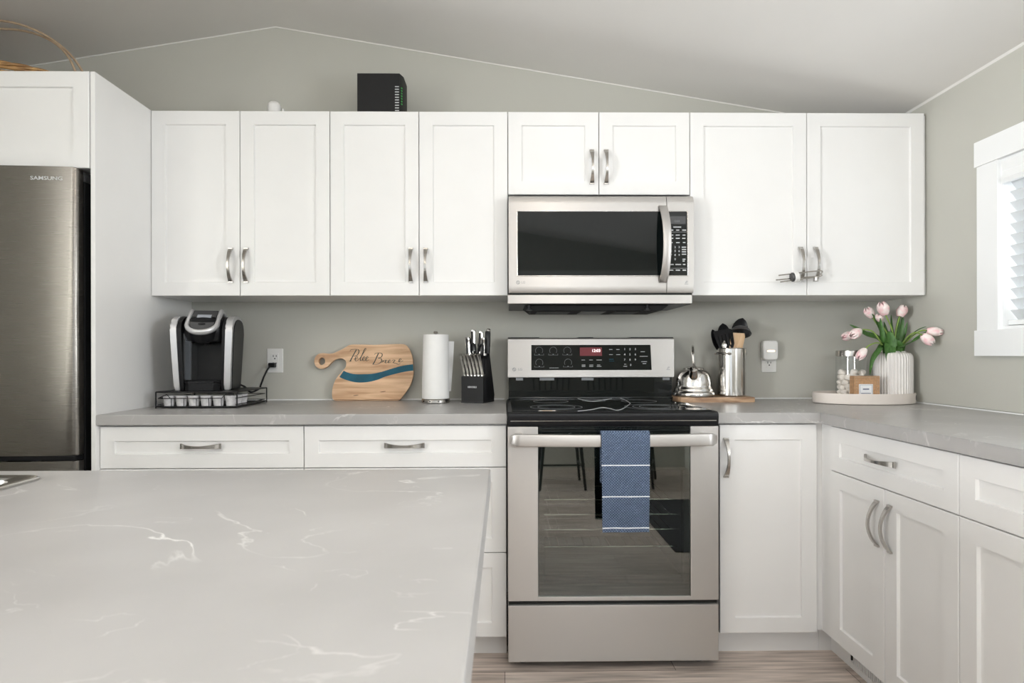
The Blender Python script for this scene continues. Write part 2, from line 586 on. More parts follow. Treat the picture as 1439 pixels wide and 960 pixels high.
def text_into(bm, s, size, fn, depth=0.0006, align='CENTER', shear=0.0, bold=0.0):
    """letters laid flat: fn(u, v, d) -> point"""
    cu = bpy.data.curves.new('lettering', 'FONT')
    cu.body = s
    cu.size = size
    cu.align_x = align
    cu.align_y = 'CENTER'
    cu.extrude = depth / 2
    cu.shear = shear
    cu.offset = bold
    cu.resolution_u = 3
    o = bpy.data.objects.new('lettering', cu)
    me = o.to_mesh()
    vm = [bm.verts.new(fn(v.co.x, v.co.y, v.co.z + depth / 2)) for v in me.vertices]
    for p in me.polygons:
        try:
            bm.faces.new([vm[i] for i in p.vertices])
        except ValueError:
            pass
    o.to_mesh_clear()
    bpy.data.objects.remove(o)
    bpy.data.curves.remove(cu)


# ---------------------------------------------------------------- room shell
def wall_poly(bm, outline, y0, y1):
    prism(bm, outline, y0, y1, lambda u, v, d: (u, d, v))


WT = 0.12
zl, zr = ceil_z(XLW), ceil_z(XR)
bm = B()
wall_poly(bm, [(XLW - WT, 0), (XR + WT, 0), (XR + WT, ceil_z(XR + WT)), (RX, RZ), (XLW - WT, ceil_z(XLW - WT))], YW, YW + WT)
struct('wall_back', bm, 'wall')

bm = B()   # wall behind the camera, with a wide window
FW = (0.13, 1.60, 1.45, 1.95)
GD = (-1.70, -0.10, 0.03, 1.95)
box(bm, XLW - WT, GD[0], YF - WT, YF, 0, FW[3])
box(bm, GD[1], FW[0], YF - WT, YF, 0, FW[3])
box(bm, GD[0], GD[1], YF - WT, YF, -0.01, GD[2])
box(bm, FW[1], XR + WT, YF - WT, YF, 0, FW[3])
box(bm, FW[0], FW[1], YF - WT, YF, 0, FW[2])
wall_poly(bm, [(XLW - WT, FW[3]), (XR + WT, FW[3]), (XR + WT, ceil_z(XR + WT)), (RX, RZ), (XLW - WT, ceil_z(XLW - WT))], YF - WT, YF)
struct('wall_front', bm, 'wall')

bm = B()
LW = (-1.55, -0.30, 0.6, 2.1)
box(bm, XLW - WT, XLW, YF, LW[0], 0, zl)
box(bm, XLW - WT, XLW, LW[1], YW, 0, zl)
box(bm, XLW - WT, XLW, LW[0], LW[1], 0, LW[2])
box(bm, XLW - WT, XLW, LW[0], LW[1], LW[3], zl)
struct('wall_left', bm, 'wall')

bm = B()   # unseen wall added to keep left-window light off the fridge
wall_poly(bm, [(-2.62, 0), (-2.50, 0), (-2.50, ceil_z(-2.50)), (-2.62, ceil_z(-2.62))], 0.25, YW)
struct('wall_light_blocker', bm, 'wall')

W1 = (1.05, 2.115, 1.215, 1.83)     # window beside the kitchen: y0, y1, z0, z1
bm = B()
W4 = (-0.15, 0.80, 1.05, 1.95)
box(bm, XR, XR + WT, YF, W4[0], 0, zr)
box(bm, XR, XR + WT, W4[0], W4[1], 0, W4[2])
box(bm, XR, XR + WT, W4[0], W4[1], W4[3], zr)
box(bm, XR, XR + WT, W4[1], W1[0], 0, zr)
box(bm, XR, XR + WT, W1[0], W1[1], 0, W1[2])
box(bm, XR, XR + WT, W1[0], W1[1], W1[3], zr)
box(bm, XR, XR + WT, W1[1], YW, 0, zr)
struct('wall_right', bm, 'wall')

bm = B()
prism(bm, [(XLW - WT, ceil_z(XLW - WT)), (RX, RZ), (XR + WT, ceil_z(XR + WT)), (XR + WT, ceil_z(XR + WT) + 0.1), (RX, RZ + 0.1), (XLW - WT, ceil_z(XLW - WT) + 0.1)],
      YF - WT, YW + WT, lambda u, v, d: (u, d, v))
struct('ceiling', bm, 'ceiling')

bm = B()
box(bm, XLW - WT, XR + WT, YF - WT, YW + WT, -0.08, 0.0)
struct('floor', bm, 'floor')

# thin paintable bead where the walls meet the ceiling and the worktop
bm = B()
for x0, x1 in ((XLW, RX), (RX, XR)):
    z0, z1 = ceil_z(x0), ceil_z(x1)
    prism(bm, [(x0, z0), (x1, z1), (x1, z1 - 0.004), (x0, z0 - 0.004)], YW - 0.004, YW, lambda u, v, d: (u, d, v))
struct('trim_1', bm, 'ceiling')
bm = B()
prism(bm, [(0, zr + 0.001), (0, zr - 0.007), (-0.007, zr + 0.001)], YF, YW - 0.007, lambda u, v, d: (XR + u, d, v))
struct('trim_2', bm, 'ceiling')


def window_unit(name, axis, a0, a1, z0, z1, w, wall, inward, mullions=1, casing=0.09, sill=True, vis_label=None):
    """window in a wall; axis 'x' runs along x, 'y' along y; wall = face coordinate; inward = +1/-1 into the room"""
    r = bpy.data.objects.new(name, None); C.objects.link(r); r['kind'] = 'structure'

    def bx(bm, s0, s1, d0, d1, q0, q1, bev=0.0015):
        # d measured from the wall face, positive into the room
        e0, e1 = wall + inward * d0, wall + inward * d1
        lo, hi = min(e0, e1), max(e0, e1)
        if axis == 'y': box(bm, lo, hi, s0, s1, q0, q1, bev)
        else: box(bm, s0, s1, lo, hi, q0, q1, bev)
    if casing:
        bm = B()
        c = casing
        bx(bm, a0 - c, a0 + 0.004, 0.0, 0.018, z0 - 0.01, z1)
        bx(bm, a1 - 0.004, a1 + c, 0.0, 0.018, z0 - 0.01, z1)
        bx(bm, a0 - c - 0.008, a1 + c + 0.008, 0.0, 0.022, z1, z1 + c + 0.004)
        bx(bm, a0 - c - 0.008, a1 + c + 0.008, 0.0, 0.022, z0 - c - 0.006, z0)
        finish('casing', bm, 'trim', r)
    bm = B()
    j = 0.012
    bx(bm, a0, a0 + j, -WT, 0.004, z0, z1, 0); bx(bm, a1 - j, a1, -WT, 0.004, z0, z1, 0)
    bx(bm, a0 + j, a1 - j, -WT, 0.004, z0, z0 + j, 0); bx(bm, a0 + j, a1 - j, -WT, 0.004, z1 - j, z1, 0)
    finish('jamb_lining', bm, 'trim', r)
    bm = B()
    f = 0.045
    b0, b1, y0, y1 = a0 + j, a1 - j, z0 + j, z1 - j
    bx(bm, b0, b0 + f, -0.11, -0.075, y0, y1); bx(bm, b1 - f, b1, -0.11, -0.075, y0, y1)
    bx(bm, b0 + f, b1 - f, -0.11, -0.075, y0, y0 + f); bx(bm, b0 + f, b1 - f, -0.11, -0.075, y1 - f, y1)
    for k in range(mullions):
        m_ = b0 + (b1 - b0) * (k + 1) / (mullions + 1)
        bx(bm, m_ - 0.02, m_ + 0.02, -0.11, -0.075, y0 + f, y1 - f)
    finish('sash_frame', bm, 'trim', r)
    bm = B()
    bx(bm, b0 + f, b1 - f, -0.096, -0.092, y0 + f, y1 - f, 0)
    finish('pane', bm, 'pane', r)
    return r


window_unit('window_1', 'y', W1[0], W1[1], W1[2], W1[3], 1, XR, -1, mullions=1)
window_unit('window_2', 'x', FW[0], FW[1], FW[2], FW[3], 1, YF, 1, mullions=1)
window_unit('door_added', 'x', GD[0], GD[1], GD[2], GD[3], 1, YF, 1, mullions=1)  # unseen glass door added to let in low frontal light

window_unit('window_added', 'y', W4[0], W4[1], W4[2], W4[3], 1, XR, -1, mullions=1)  # unseen window added to light the fridge panel from the right
window_unit('window_3', 'y', LW[0], LW[1], LW[2], LW[3], 1, XLW, 1, mullions=1)

# blind inside the side window
t = thing('window_blind', 'white slatted blind lowered in the window on the right wall', 'blind', (XR + 0.035, (W1[0] + W1[1]) / 2, W1[2] + 0.015))
hw = (W1[1] - W1[0]) / 2 - 0.016
hh = W1[3] - W1[2] - 0.03
bm = B(); prism(bm, [(-0.045, hh - 0.075), (-0.052, hh - 0.06), (-0.040, hh - 0.03), (-0.046, hh - 0.018), (-0.05, hh), (0.02, hh), (0.02, hh - 0.03), (-0.03, hh - 0.03), (-0.03, hh - 0.075)], -hw, hw, lambda u, v, d: (u, d, v))
finish('valance', bm, 'trim', t)
bm = B()
nsl = 13
for k in range(nsl):
    z = 0.035 + (hh - 0.12) * k / (nsl - 1)
    m_ = Matrix.Translation((0, 0, z)) @ Matrix.Rotation(math.radians(52), 4, 'Y')
    box(bm, -0.025, 0.025, -hw, hw, -0.0012, 0.0012, 0, mtx=m_)
finish('slats', bm, 'slat', t)
bm = B(); box(bm, -0.026, 0.026, -hw, hw, 0.0, 0.018, 0.004); finish('bottom_rail', bm, 'trim', t)
for yy in (-hw + 0.12, hw - 0.12):
    bm = B()
    tube(bm, [(-0.024, yy, 0.015), (-0.024, yy, hh - 0.03)], 0.0009, 5)
    finish('ladder_cord', bm, 'trim', t)


# drum lamps on short stems under the ceiling
def drum_lamp(x, y, drop, label, power):
    zc_ = ceil_z(x)
    t = thing('ceiling_lamp', label, 'light', (x, y, zc_), 0)
    bm = B(); lathe(bm, [(0, -0.012), (0.055, -0.012), (0.06, -0.008), (0.06, 0.012), (0, 0.012)], 32); finish('canopy', bm, 'nickel', t)
    bm = B(); tube(bm, [(0, 0, -0.01), (0, 0, -drop + 0.035)], 0.006, 10); finish('stem', bm, 'nickel', t)
    bm = B(); lathe(bm, [(0, -0.035), (0.021, -0.033), (0.035, -0.021), (0.038, 0.0), (0.035, 0.021), (0.021, 0.033), (0, 0.035)], 32, (0, 0, -drop)); finish('globe', bm, 'lamp', t)
    d = bpy.data.lights.new('lamp_glow', 'POINT'); d.energy = power; d.color = (1.0, 0.91, 0.81); d.shadow_soft_size = 0.06
    o = bpy.data.objects.new('lamp_glow', d); C.objects.link(o); o.location = (x, y, zc_ - drop); o.parent = None
    return t


drum_lamp(0.30, 0.55, 0.222, 'small globe lamp hanging over the aisle in front of the range', 9)
drum_lamp(-0.9, -0.6, 0.2, 'small added globe lamp behind the island, unseen fill light', 2.5)  # no lamp known here; added to lift the room light
# ---------------------------------------------------------------- cabinets
def shaker(bm, x0, x1, z0, z1, rail=0.056, th=0.02):
    """a shaker front whose back lies on y=0 and whose face looks to -y"""
    r = rail
    loft(bm, [rect_ring(x0, x1, z0, z1, 0),
              rect_ring(x0, x1, z0, z1, -th + 0.0015),
              rect_ring(x0 + 0.0015, x1 - 0.0015, z0 + 0.0015, z1 - 0.0015, -th),
              rect_ring(x0 + r, x1 - r, z0 + r, z1 - r, -th),
              rect_ring(x0 + r + 0.0025, x1 - r - 0.0025, z0 + r + 0.0025, z1 - r - 0.0025, -th + 0.0085)])
    return bm


def pull(parent, cx, cz, y, vertical, L=0.146):
    """bow pull with flared feet, standing out from the face y towards -y"""
    bm = B()
    rings = []
    n = 28
    for i in range(n + 1):
        s = -1 + 2 * i / n
        e = max(0.0, (abs(s) - 0.12) / 0.88)
        w = 0.0046 + 0.0056 * e ** 1.6
        h = 0.029 * (math.cos(PI / 2 * min(1, abs(s) / 0.93)) ** 0.75 if abs(s) < 0.93 else 0.0)
        th = 0.0068
        p = s * L / 2
        if vertical:
            ring = [(cx - w, y - h, cz + p), (cx + w, y - h, cz + p), (cx + w * 0.9, y - h - th, cz + p), (cx - w * 0.9, y - h - th, cz + p)]
        else:
            ring = [(cx + p, y - h, cz - w), (cx + p, y - h, cz + w), (cx + p, y - h - th, cz + w * 0.9), (cx + p, y - h - th, cz - w * 0.9)]
        rings.append(ring)
    loft(bm, rings)
    o = finish('handle', bm, 'nickel', parent, 40)
    o['label'] = 'brushed nickel bow handle'
    return o


def cabinet(name, label, cat, loc, rot, W, D, z0, z1, fronts, toe=False, group=None, bottom_gap=0.0, stile=0.0):
    """loc = carcass front left corner on the floor (local x along the front, y into the cabinet).
    fronts: (kind, x0, x1, za, zb, handle) with handle None or (cx, cz, vertical)"""
    t = thing(name, label, cat, loc, rot, group)
    bm = B()
    box(bm, 0.0005, W - 0.0005, 0, D, z0 + bottom_gap, z1)
    finish('carcass', bm, 'white', t)
    if toe:
        bm = B()
        box(bm, 0.001, W - 0.001, 0.048, 0.062, 0.0, z0 - 0.0005)
        box(bm, 0.001, W - 0.001, 0.062, D, 0.0, z0 - 0.0005)
        finish('toe_kick', bm, 'white', t)
    for kind, x0, x1, za, zb, hd in fronts:
        bm = B()
        shaker(bm, x0, x1, za, zb, 0.052 if kind == 'drawer' else 0.056)
        f = finish('drawer_front' if kind == 'drawer' else 'door', bm, 'white', t)
        if hd:
            pull(f, hd[0], hd[1], -0.02, hd[2])
    return t


G = 0.0016      # half the gap between two fronts
YUC, YBC = YU + 0.02, YB + 0.02
uz0, uz1 = Z(415.3, 700, YU), Z(157.3, 760, YU)
ub = [X(p, YU) for p in (212.5, 337.5, 464.0, 589.2, 714.2, 842.2, 970.0, 1134.5, 1300.0)]
XL = ub[0]
hz = Z(373, 460, YU)
xm0, xm1 = ub[4], ub[6]


def upper(i0, label, z0, hcz, off=(0.030, 0.030)):
    a, m_, b = ub[i0], ub[i0 + 1], ub[i0 + 2]
    W = b - a
    c = m_ - a
    return cabinet('upper_cabinet', label, 'cabinet', (a, YUC, 0), 0, W, YW - YUC - 0.002, z0, uz1, [
        ('door', G, c - G, z0, uz1, (c - off[0], hcz, True)),
        ('door', c + G, W - G, z0, uz1, (c + off[1], hcz, True))], group='white upper cabinets', bottom_gap=0.002)


upper(0, 'white two-door upper cabinet above the coffee maker', uz0, hz, (X(337.5, YU) - X(325, YU), X(346.5, YU) - X(337.5, YU)))
upper(2, 'white two-door upper cabinet with the black router on top', uz0, hz, (X(589, YU) - X(577.5, YU), X(598.5, YU) - X(589, YU)))
mwz0 = Z(273.5, 840, YU)
upper(4, 'short white two-door upper cabinet over the microwave', mwz0, Z(235, 840, YU))
uc = upper(6, 'wide white two-door upper cabinet with a safety lock on its handles', uz0, Z(371.5, 1134, YU), (X(1134.5, YU) - X(1125, YU), X(1146, YU) - X(1134.5, YU)))
# filler strip between that cabinet and the right wall
bm = B(); box(bm, ub[8] - uc.location.x + 0.001, XR - uc.location.x - 0.001, -0.001, 0.02, uz0 + 0.002, uz1 - 0.003)
box(bm, ub[8] - uc.location.x + 0.001, XR - uc.location.x - 0.001, 0.02, YW - YUC - 0.002, uz0 + 0.002, uz0 + 0.02)
finish('filler', bm, 'white', uc)

# tall gable beside the fridge and the cabinet above the fridge
PT = 0.0165
bm = B(); box(bm, XL - PT, XL - 0.0005, YC, YW - 0.002, 0.0, Z(100.5, 134, YC), 0.0008, 1)
tag(finish('fridge_end_panel', bm, 'white'), 'tall plain white end panel between the fridge and the worktop', 'panel')
FXR = XL - PT - 0.0015
fz0, fz1 = Z(236.0, 131, YC - 0.005), Z(100.0, 120, YC - 0.005)
W = 0.90
cabinet('fridge_cabinet', 'white cabinet above the refrigerator with a cane basket on top', 'cabinet', (FXR - W, YC + 0.015, 0), 0, W, YW - YC - 0.018, fz0, fz1, [
    ('door', G, W / 2 - G, fz0, fz1, None), ('door', W / 2 + G, W - G, fz0, fz1, None)], bottom_gap=0.002)

# base cabinets, left run
xd = X(427.0, YB, 640)
xr0 = X(712.0, YB, 640)
d_a, d_b = Z(657.6, 560, YB), Z(777.0, 700, YB)
zt, zb_ = 0.868, Z(895.5, 690, YB)


def drawer_base(x0, x1, label):
    W = x1 - x0
    h = (W / 2, True)
    rows = [(d_a + G, zt), (d_b + G, d_a - G), (zb_, d_b - G)]
    return cabinet('drawer_base_cabinet', label, 'cabinet', (x0, YBC, 0), 0, W, YW - YBC - 0.002, zb_, 0.872, [
        ('drawer', G, W - G, a, b, (W / 2 - 0.003, a + (b - a) * 0.53 if i == 0 else b - 0.08, False)) for i, (a, b) in enumerate(rows)], toe=True)


drawer_base(XL, xd, 'white drawer cabinet under the coffee maker, next to the fridge panel')
drawer_base(xd, xr0, 'white drawer cabinet under the paper towels, left of the range')

# base cabinets right of the range and along the right wall
XC = 1.155                 # worktop edge of the right run
XF = 1.175                 # door faces of the right run
xa = X(1011.0, YB, 700)
xb_ = X(1148.5, YB, 700)
zdr = Z(889.5, 1080, YB)
Wd = xb_ - xa
t = cabinet('corner_base_cabinet', 'narrow white one-door base cabinet between the range and the corner', 'cabinet', (xa, YBC, 0), 0, XF + 0.02 - xa, YW - YBC - 0.002, zdr, 0.872, [
    ('door', G, Wd - G, zdr, zt, (0.024, Z(643, 1022, YB), True))], toe=True)
y_0 = (XF / ray(1167.0, 640).x) * ray(1167.0, 640).y
y_1 = (XF / ray(1347.2, 700).x) * ray(1347.2, 700).y
bm = B(); box(bm, XF + 0.019 - xa - 0.012, XF + 0.0195 - xa, y_0 - YBC, -0.0005, zdr, 0.872)
finish('corner_filler', bm, 'white', t)
bm = B(); box(bm, XF + 0.0201 - xa, XF + 0.080 - xa, 0.048, 0.062, 0.0, zdr - 0.0005); box(bm, XF + 0.068 - xa, XF + 0.080 - xa, y_0 - YBC + 0.0005, 0.048, 0.0, zdr - 0.0005)
box(bm, XF + 0.0201 - xa, XF + 0.080 - xa, y_0 - YBC + 0.0005, 0.048, zdr, zdr + 0.016)
finish('toe_kick_return', bm, 'white', t)
z_s = CAMZ - 0.420
zb2 = 0.105


def right_base(ya, yb, label, doors, handles=True):
    W = ya - yb
    fr = [('drawer', G, W - G, z_s + G, zt, (W * 0.47, z_s + (zt - z_s) * 0.53, False) if handles else None)]
    if doors == 2:
        fr += [('door', G, W / 2 - G, zb2, z_s - G, (W / 2 - 0.032, z_s - 0.115, True)),
               ('door', W / 2 + G, W - G, zb2, z_s - G, (W / 2 + 0.030, z_s - 0.115, True))]
    else:
        fr += [('door', G, W - G, zb2, z_s - G, (W - 0.03, z_s - 0.115, True))]
    return cabinet('base_cabinet', label, 'cabinet', (XF + 0.02, ya, 0), -PI / 2, W, XR - XF - 0.022, zb2, 0.872, fr, toe=True)


right_base(y_0, y_1, 'white base cabinet along the right wall with one drawer over two doors', 2)
right_base(y_1, y_1 - 0.60, 'white base cabinet at the right edge, past the two-door one', 1)

# warm-air grille in the toe kick
RG = (2.105, 1.82)
t = thing('floor_register', 'white slotted air grille in the toe kick under the two-door base cabinet', 'grille', (XF + 0.0675, (RG[0] + RG[1]) / 2, 0.018), -PI / 2)
bm = B()
hw_ = (RG[0] - RG[1]) / 2
box(bm, -hw_, hw_, -0.006, 0.0, 0, 0.008, 0.001); box(bm, -hw_, hw_, -0.006, 0.0, 0.06, 0.068, 0.001)
box(bm, -hw_, -hw_ + 0.012, -0.006, 0.0, 0.008, 0.06, 0.001); box(bm, hw_ - 0.012, hw_, -0.006, 0.0, 0.008, 0.06, 0.001)
for k in range(24):
    x = -hw_ + 0.014 + (2 * hw_ - 0.028) * (k + 0.5) / 24
    box(bm, x - 0.0028, x + 0.0028, -0.005, -0.001, 0.008, 0.06)
finish('frame', bm, 'plastic_white', t)
bm = B(); box(bm, -hw_ + 0.01, hw_ - 0.01, -0.0015, -0.0005, 0.006, 0.062); finish('opening', bm, 'void', t)
bm = B(); box(bm, -hw_ + 0.016, -hw_ + 0.022, -0.011, -0.0055, 0.02, 0.05, 0.001); finish('damper_lever', bm, 'black', t)

# worktops
def worktop(name, outline, label, back=None):
    bm = B()
    prism(bm, outline, 0.875, ZC, lambda u, v, d: (u, v, d), 0.0045)
    return tag(finish(name, bm, 'counter'), label, 'worktop')


worktop('worktop', [(XL, YC), (X(712.3, YC, 590), YC), (X(712.3, YC, 590), YW - 0.0015), (XL, YW - 0.0015)], 'grey veined worktop left of the range, under the coffee maker')
RXR = X(1010.2, 2.107, 700)
worktop('worktop', [(RXR + 0.002, YC), (XC, YC), (XC, y_1 - 0.63), (XR - 0.0015, y_1 - 0.63), (XR - 0.0015, YW - 0.0015), (RXR + 0.002, YW - 0.0015)],
        'L-shaped grey veined worktop right of the range, turning the corner')
# pale sealant line along the back of the worktops
bm = B()
for x0, x1 in ((XL, 0.0), (RXR + 0.01, XR)):
    prism(bm, [(YW, ZC), (YW - 0.005, ZC + 0.0003), (YW, ZC + 0.005)], x0, x1, lambda u, v, d: (d, u, v))
prism(bm, [(XR, ZC), (XR, ZC), (XR - 0.004, ZC + 0.0003), (XR, ZC + 0.0045), (XR, ZC + 0.006)], 0.95, YW, lambda u, v, d: (u, d, v))
struct('trim_3', bm, 'trim')

# ---------------------------------------------------------------- island
IY1, IY0, IX1, IX0 = 1.113, 0.19, -0.0262, -2.25
SX0, SX1, SY0, SY1 = -1.56, -0.822, 0.60, 1.030      # cut-out for the sink
bm = B()
zt_, zb3 = ZC, 0.872
o_ = [(IX0, IY0), (IX1, IY0), (IX1, IY1), (IX0, IY1)]
i_ = [(SX0, SY0), (SX1, SY0), (SX1, SY1), (SX0, SY1)]
rr = []
for z, pts in ((zt_, o_), (zt_, i_), (zb3, i_), (zb3, o_)):
    rr.append([(x, y, z) for x, y in pts])
vr = [[bm.verts.new(p) for p in r] for r in rr]
for k in range(4):
    a, b = vr[k], vr[(k + 1) % 4]
    for i in range(4):
        bm.faces.new((a[i], a[(i + 1) % 4], b[(i + 1) % 4], b[i]))
es = [e for e in bm.edges if all(v in vr[0] for v in e.verts) or all(v in vr[3] for v in e.verts)]
bmesh.ops.bevel(bm, geom=es, offset=0.004, segments=2, affect='EDGES', profile=0.5)
tag(finish('island_worktop', bm, 'counter'), 'large grey veined island worktop in the foreground', 'worktop')

t = thing('kitchen_island', 'white island cabinet carrying the foreground worktop and sink', 'island', (0, 0, 0))
bx0, bx1, by0, by1 = IX0 + 0.02, IX1 - 0.05, IY0 + 0.22, IY1 - 0.02
bm = B()
box(bm, bx0, bx1, by0, by0 + 0.02, 0.1, 0.8715); box(bm, bx0, bx1, by1 - 0.04, by1 - 0.02, 0.1, 0.8715)
box(bm, bx0, bx0 + 0.02, by0 + 0.02, by1 - 0.04, 0.1, 0.8715); box(bm, bx1 - 0.02, bx1, by0 + 0.02, by1 - 0.04, 0.1, 0.8715)
box(bm, bx0 + 0.02, bx1 - 0.02, by0 + 0.02, by1 - 0.04, 0.1, 0.118)
finish('carcass', bm, 'white', t)
bm = B(); box(bm, bx0 + 0.01, bx1 - 0.03, by0 + 0.05, by1 - 0.08, 0.0, 0.0995); finish('toe_kick', bm, 'white', t)
for k in range(4):
    wdt = (bx1 - bx0) / 4
    bm = B(); shaker(bm, -wdt / 2 + G, wdt / 2 - G, 0.11, 0.865)
    f = finish('door', bm, 'white', t); f.location = (bx0 + wdt * (k + 0.5), by1 - 0.02, 0); f.rotation_euler = (0, 0, PI)
    pull(f, wdt / 2 - 0.035, 0.75, -0.02, True)

# drop-in sink
t = thing('kitchen_sink', 'stainless drop-in sink with raised rim in the island worktop', 'sink', ((SX0 + SX1) / 2, (SY0 + SY1) / 2, ZC))
sw, sd = (SX1 - SX0) / 2, (SY1 - SY0) / 2


def rr2(hx, hy, z, r, n=6):
    out = []
    for cx, cy, a0 in ((-hx + r, -hy + r, PI), (hx - r, -hy + r, 1.5 * PI), (hx - r, hy - r, 0), (-hx + r, hy - r, 0.5 * PI)):
        for k in range(n + 1):
            a = a0 + 0.5 * PI * k / n
            out.append((cx + r * math.cos(a), cy + r * math.sin(a), z))
    return out


bm = B()
loft(bm, [rr2(sw + 0.02, sd + 0.02, 0.0006, 0.03), rr2(sw + 0.02, sd + 0.02, 0.003, 0.03), rr2(sw + 0.016, sd + 0.016, 0.0055, 0.028),
          rr2(sw + 0.004, sd + 0.004, 0.0055, 0.026), rr2(sw - 0.010, sd - 0.010, 0.001, 0.03)], cap0=False, cap1=False)
finish('rim', bm, 'chrome', t)
bm = B()
loft(bm, [rr2(sw - 0.010, sd - 0.010, 0.001, 0.03), rr2(sw - 0.014, sd - 0.014, -0.02, 0.04), rr2(sw - 0.02, sd - 0.02, -0.16, 0.05), rr2(sw - 0.05, sd - 0.05, -0.185, 0.04)], cap0=False, cap1=True)
finish('basin', bm, 'steel', t)
bm = B(); lathe(bm, [(0.0, -0.183), (0.03, -0.1835), (0.042, -0.181), (0.045, -0.1845)], 32); finish('drain', bm, 'chrome', t)

# ---------------------------------------------------------------- refrigerator
fx1 = X(105.0, 2.105, 450)
fx0 = fx1 - 0.835
ft = Z(233.5, 90, 2.105)
t = thing('refrigerator', 'stainless bottom-freezer refrigerator with black sides, left of the end panel', 'refrigerator', ((fx0 + fx1) / 2, 2.155, 0))
hw = (fx1 - fx0) / 2
bm = B(); box(bm, -hw + 0.004, hw - 0.002, 0.005, 0.62, 0.05, ft - 0.022, 0.004); finish('body', bm, 'black_matte', t)


def fridge_door(za, zb, nm):
    # gently crowned front with rounded ends, then the dark gasket behind
    pts = []
    n = 26
    for i in range(n + 1):
        s = -1 + 2 * i / n
        x = s * (hw - 0.016)
        pts.append((x, -0.044 - 0.018 * (1 - s * s)))
    for k in range(1, 8):
        a = PI / 2 * k / 7
        pts.append((hw - 0.016 + 0.016 * math.sin(a), -0.044 + 0.016 * (1 - math.cos(a))))
    pts.append((hw, -0.006)); pts.append((-hw, -0.006))
    for k in range(7, 0, -1):
        a = PI / 2 * k / 7
        pts.append((-hw + 0.016 - 0.016 * math.sin(a), -0.044 + 0.016 * (1 - math.cos(a))))
    bm = B()
    prism(bm, pts, za, zb, lambda u, v, d: (u, v, d), 0.002)
    return finish(nm, bm, 'steel_dark', t, 50)


fg = Z(641.0, 80, 2.10)
d1 = fridge_door(fg, ft, 'door')
d2 = fridge_door(0.07, fg - 0.02, 'freezer_drawer')
bm = B(); box(bm, -hw + 0.012, hw - 0.008, -0.006, 0.004, fg + 0.006, ft - 0.01); box(bm, -hw + 0.012, hw - 0.008, -0.006, 0.004, 0.08, fg - 0.024)
finish('gasket', bm, 'grey', t)
bm = B(); box(bm, -hw + 0.01, hw - 0.004, -0.05, -0.002, fg - 0.0185, fg - 0.0012, 0.003); finish('handle_recess', bm, 'black', t)
bm = B(); box(bm, hw - 0.075, hw - 0.004, -0.03, 0.10, ft - 0.021, ft - 0.003, 0.004); box(bm, hw - 0.012, hw + 0.001, 0.0, 0.05, ft - 0.04, ft - 0.018, 0.003)
finish('hinge_cover', bm, 'grey', t)
bm = B()
lcx = X(62.5, 2.095, 249) - (fx0 + fx1) / 2
lcz = Z(249.5, 62, 2.095)
ycurve = lambda x: -0.044 - 0.018 * (1 - (x / (hw - 0.016)) ** 2)
text_into(bm, 'SAMSUNG', 0.0185, lambda u, v, d: (lcx + u * 1.28, ycurve(lcx + u * 1.28) - 0.0002 - d, lcz + v), 0.0006, bold=0.0002)
finish('brand_lettering', bm, 'label', d1)
for sx in (-1, 1):
    bm = B(); lathe(bm, [(0, 0), (0.02, 0), (0.02, 0.045), (0.012, 0.052), (0, 0.052)], 20, (sx * (hw - 0.08), 0.05, 0)); finish('foot', bm, 'black', t)

# ---------------------------------------------------------------- microwave
YM = 2.415
mo = Vector(((X(714.5, YM, 350) + X(975.0, YM, 350)) / 2, YM, Z(412, 845, YM)))
mx = lambda px, py=350: X(px, YM, py) - mo.x
mz = lambda py: Z(py, 845, YM) - mo.z
t = thing('microwave', 'stainless over-the-range microwave with black glass door', 'microwave', mo)
top = mz(274.5)
x0, x1, xs = mx(714.8), mx(975.0), mx(937.0)
prof = [(0.03, top), (0.016, top), (0.006, top - 0.008), (0.001, top - 0.022), (0.0, top - 0.034), (0.0, 0.03), (0.002, 0.012), (0.008, 0.002), (0.03, 0.0)]
bm = B(); prism(bm, prof, x0, xs - 0.0012, lambda u, v, d: (d, u, v))
mdoor = finish('door', bm, 'steel', t, 25)
bm = B(); prism(bm, prof, xs + 0.0012, x1, lambda u, v, d: (d, u, v))
mpan = finish('control_panel', bm, 'steel', t, 25)
bm = B(); box(bm, x0 + 0.003, x1 - 0.003, 0.0305, YW - YM - 0.003, mz(427.0), min(top + 0.002, mwz0 - mo.z - 0.002), 0.002, 1); finish('body', bm, 'black', t)
bm = B(); box(bm, mx(713.4), mx(973.2), 0.006, 0.03, mz(426.5), mz(414.2), 0.002); finish('vent_trim', bm, 'steel', t)
bm = B(); box(bm, x0 + 0.002, x1 - 0.004, 0.012, 0.03, mz(414.4), -0.0002); finish('shadow_gap', bm, 'void', t)
# glass
gz0, gz1 = mz(387.2), mz(297.6)
gx0, gx1, gxr = mx(727.5), xs - 0.0015, mx(965.5)
bm = B(); plate(bm, gx0, gx1, gz0, gz1, 0.002, -0.0012, 0.003, 0.0005); finish('glass', bm, 'black_glass', mdoor)
bm = B(); plate(bm, xs + 0.0015, gxr, gz0, gz1, 0.002, -0.0012, 0.003, 0.0005); finish('keypad_glass', bm, 'black_glass', mpan)
w_ = 0.0035
bm = B()
for a in ((gx0 - w_, gx1, gz0 - w_, gz0), (gx0 - w_, gx1, gz1, gz1 + w_), (gx0 - w_, gx0, gz0, gz1)):
    box(bm, a[0], a[1], -0.0035, 0.001, a[2], a[3], 0.0012)
finish('bezel', bm, 'chrome', mdoor)
bm = B()
for a in ((xs + 0.0015, gxr + w_, gz0 - w_, gz0), (xs + 0.0015, gxr + w_, gz1, gz1 + w_), (gxr, gxr + w_, gz0, gz1)):
    box(bm, a[0], a[1], -0.0035, 0.001, a[2], a[3], 0.0012)
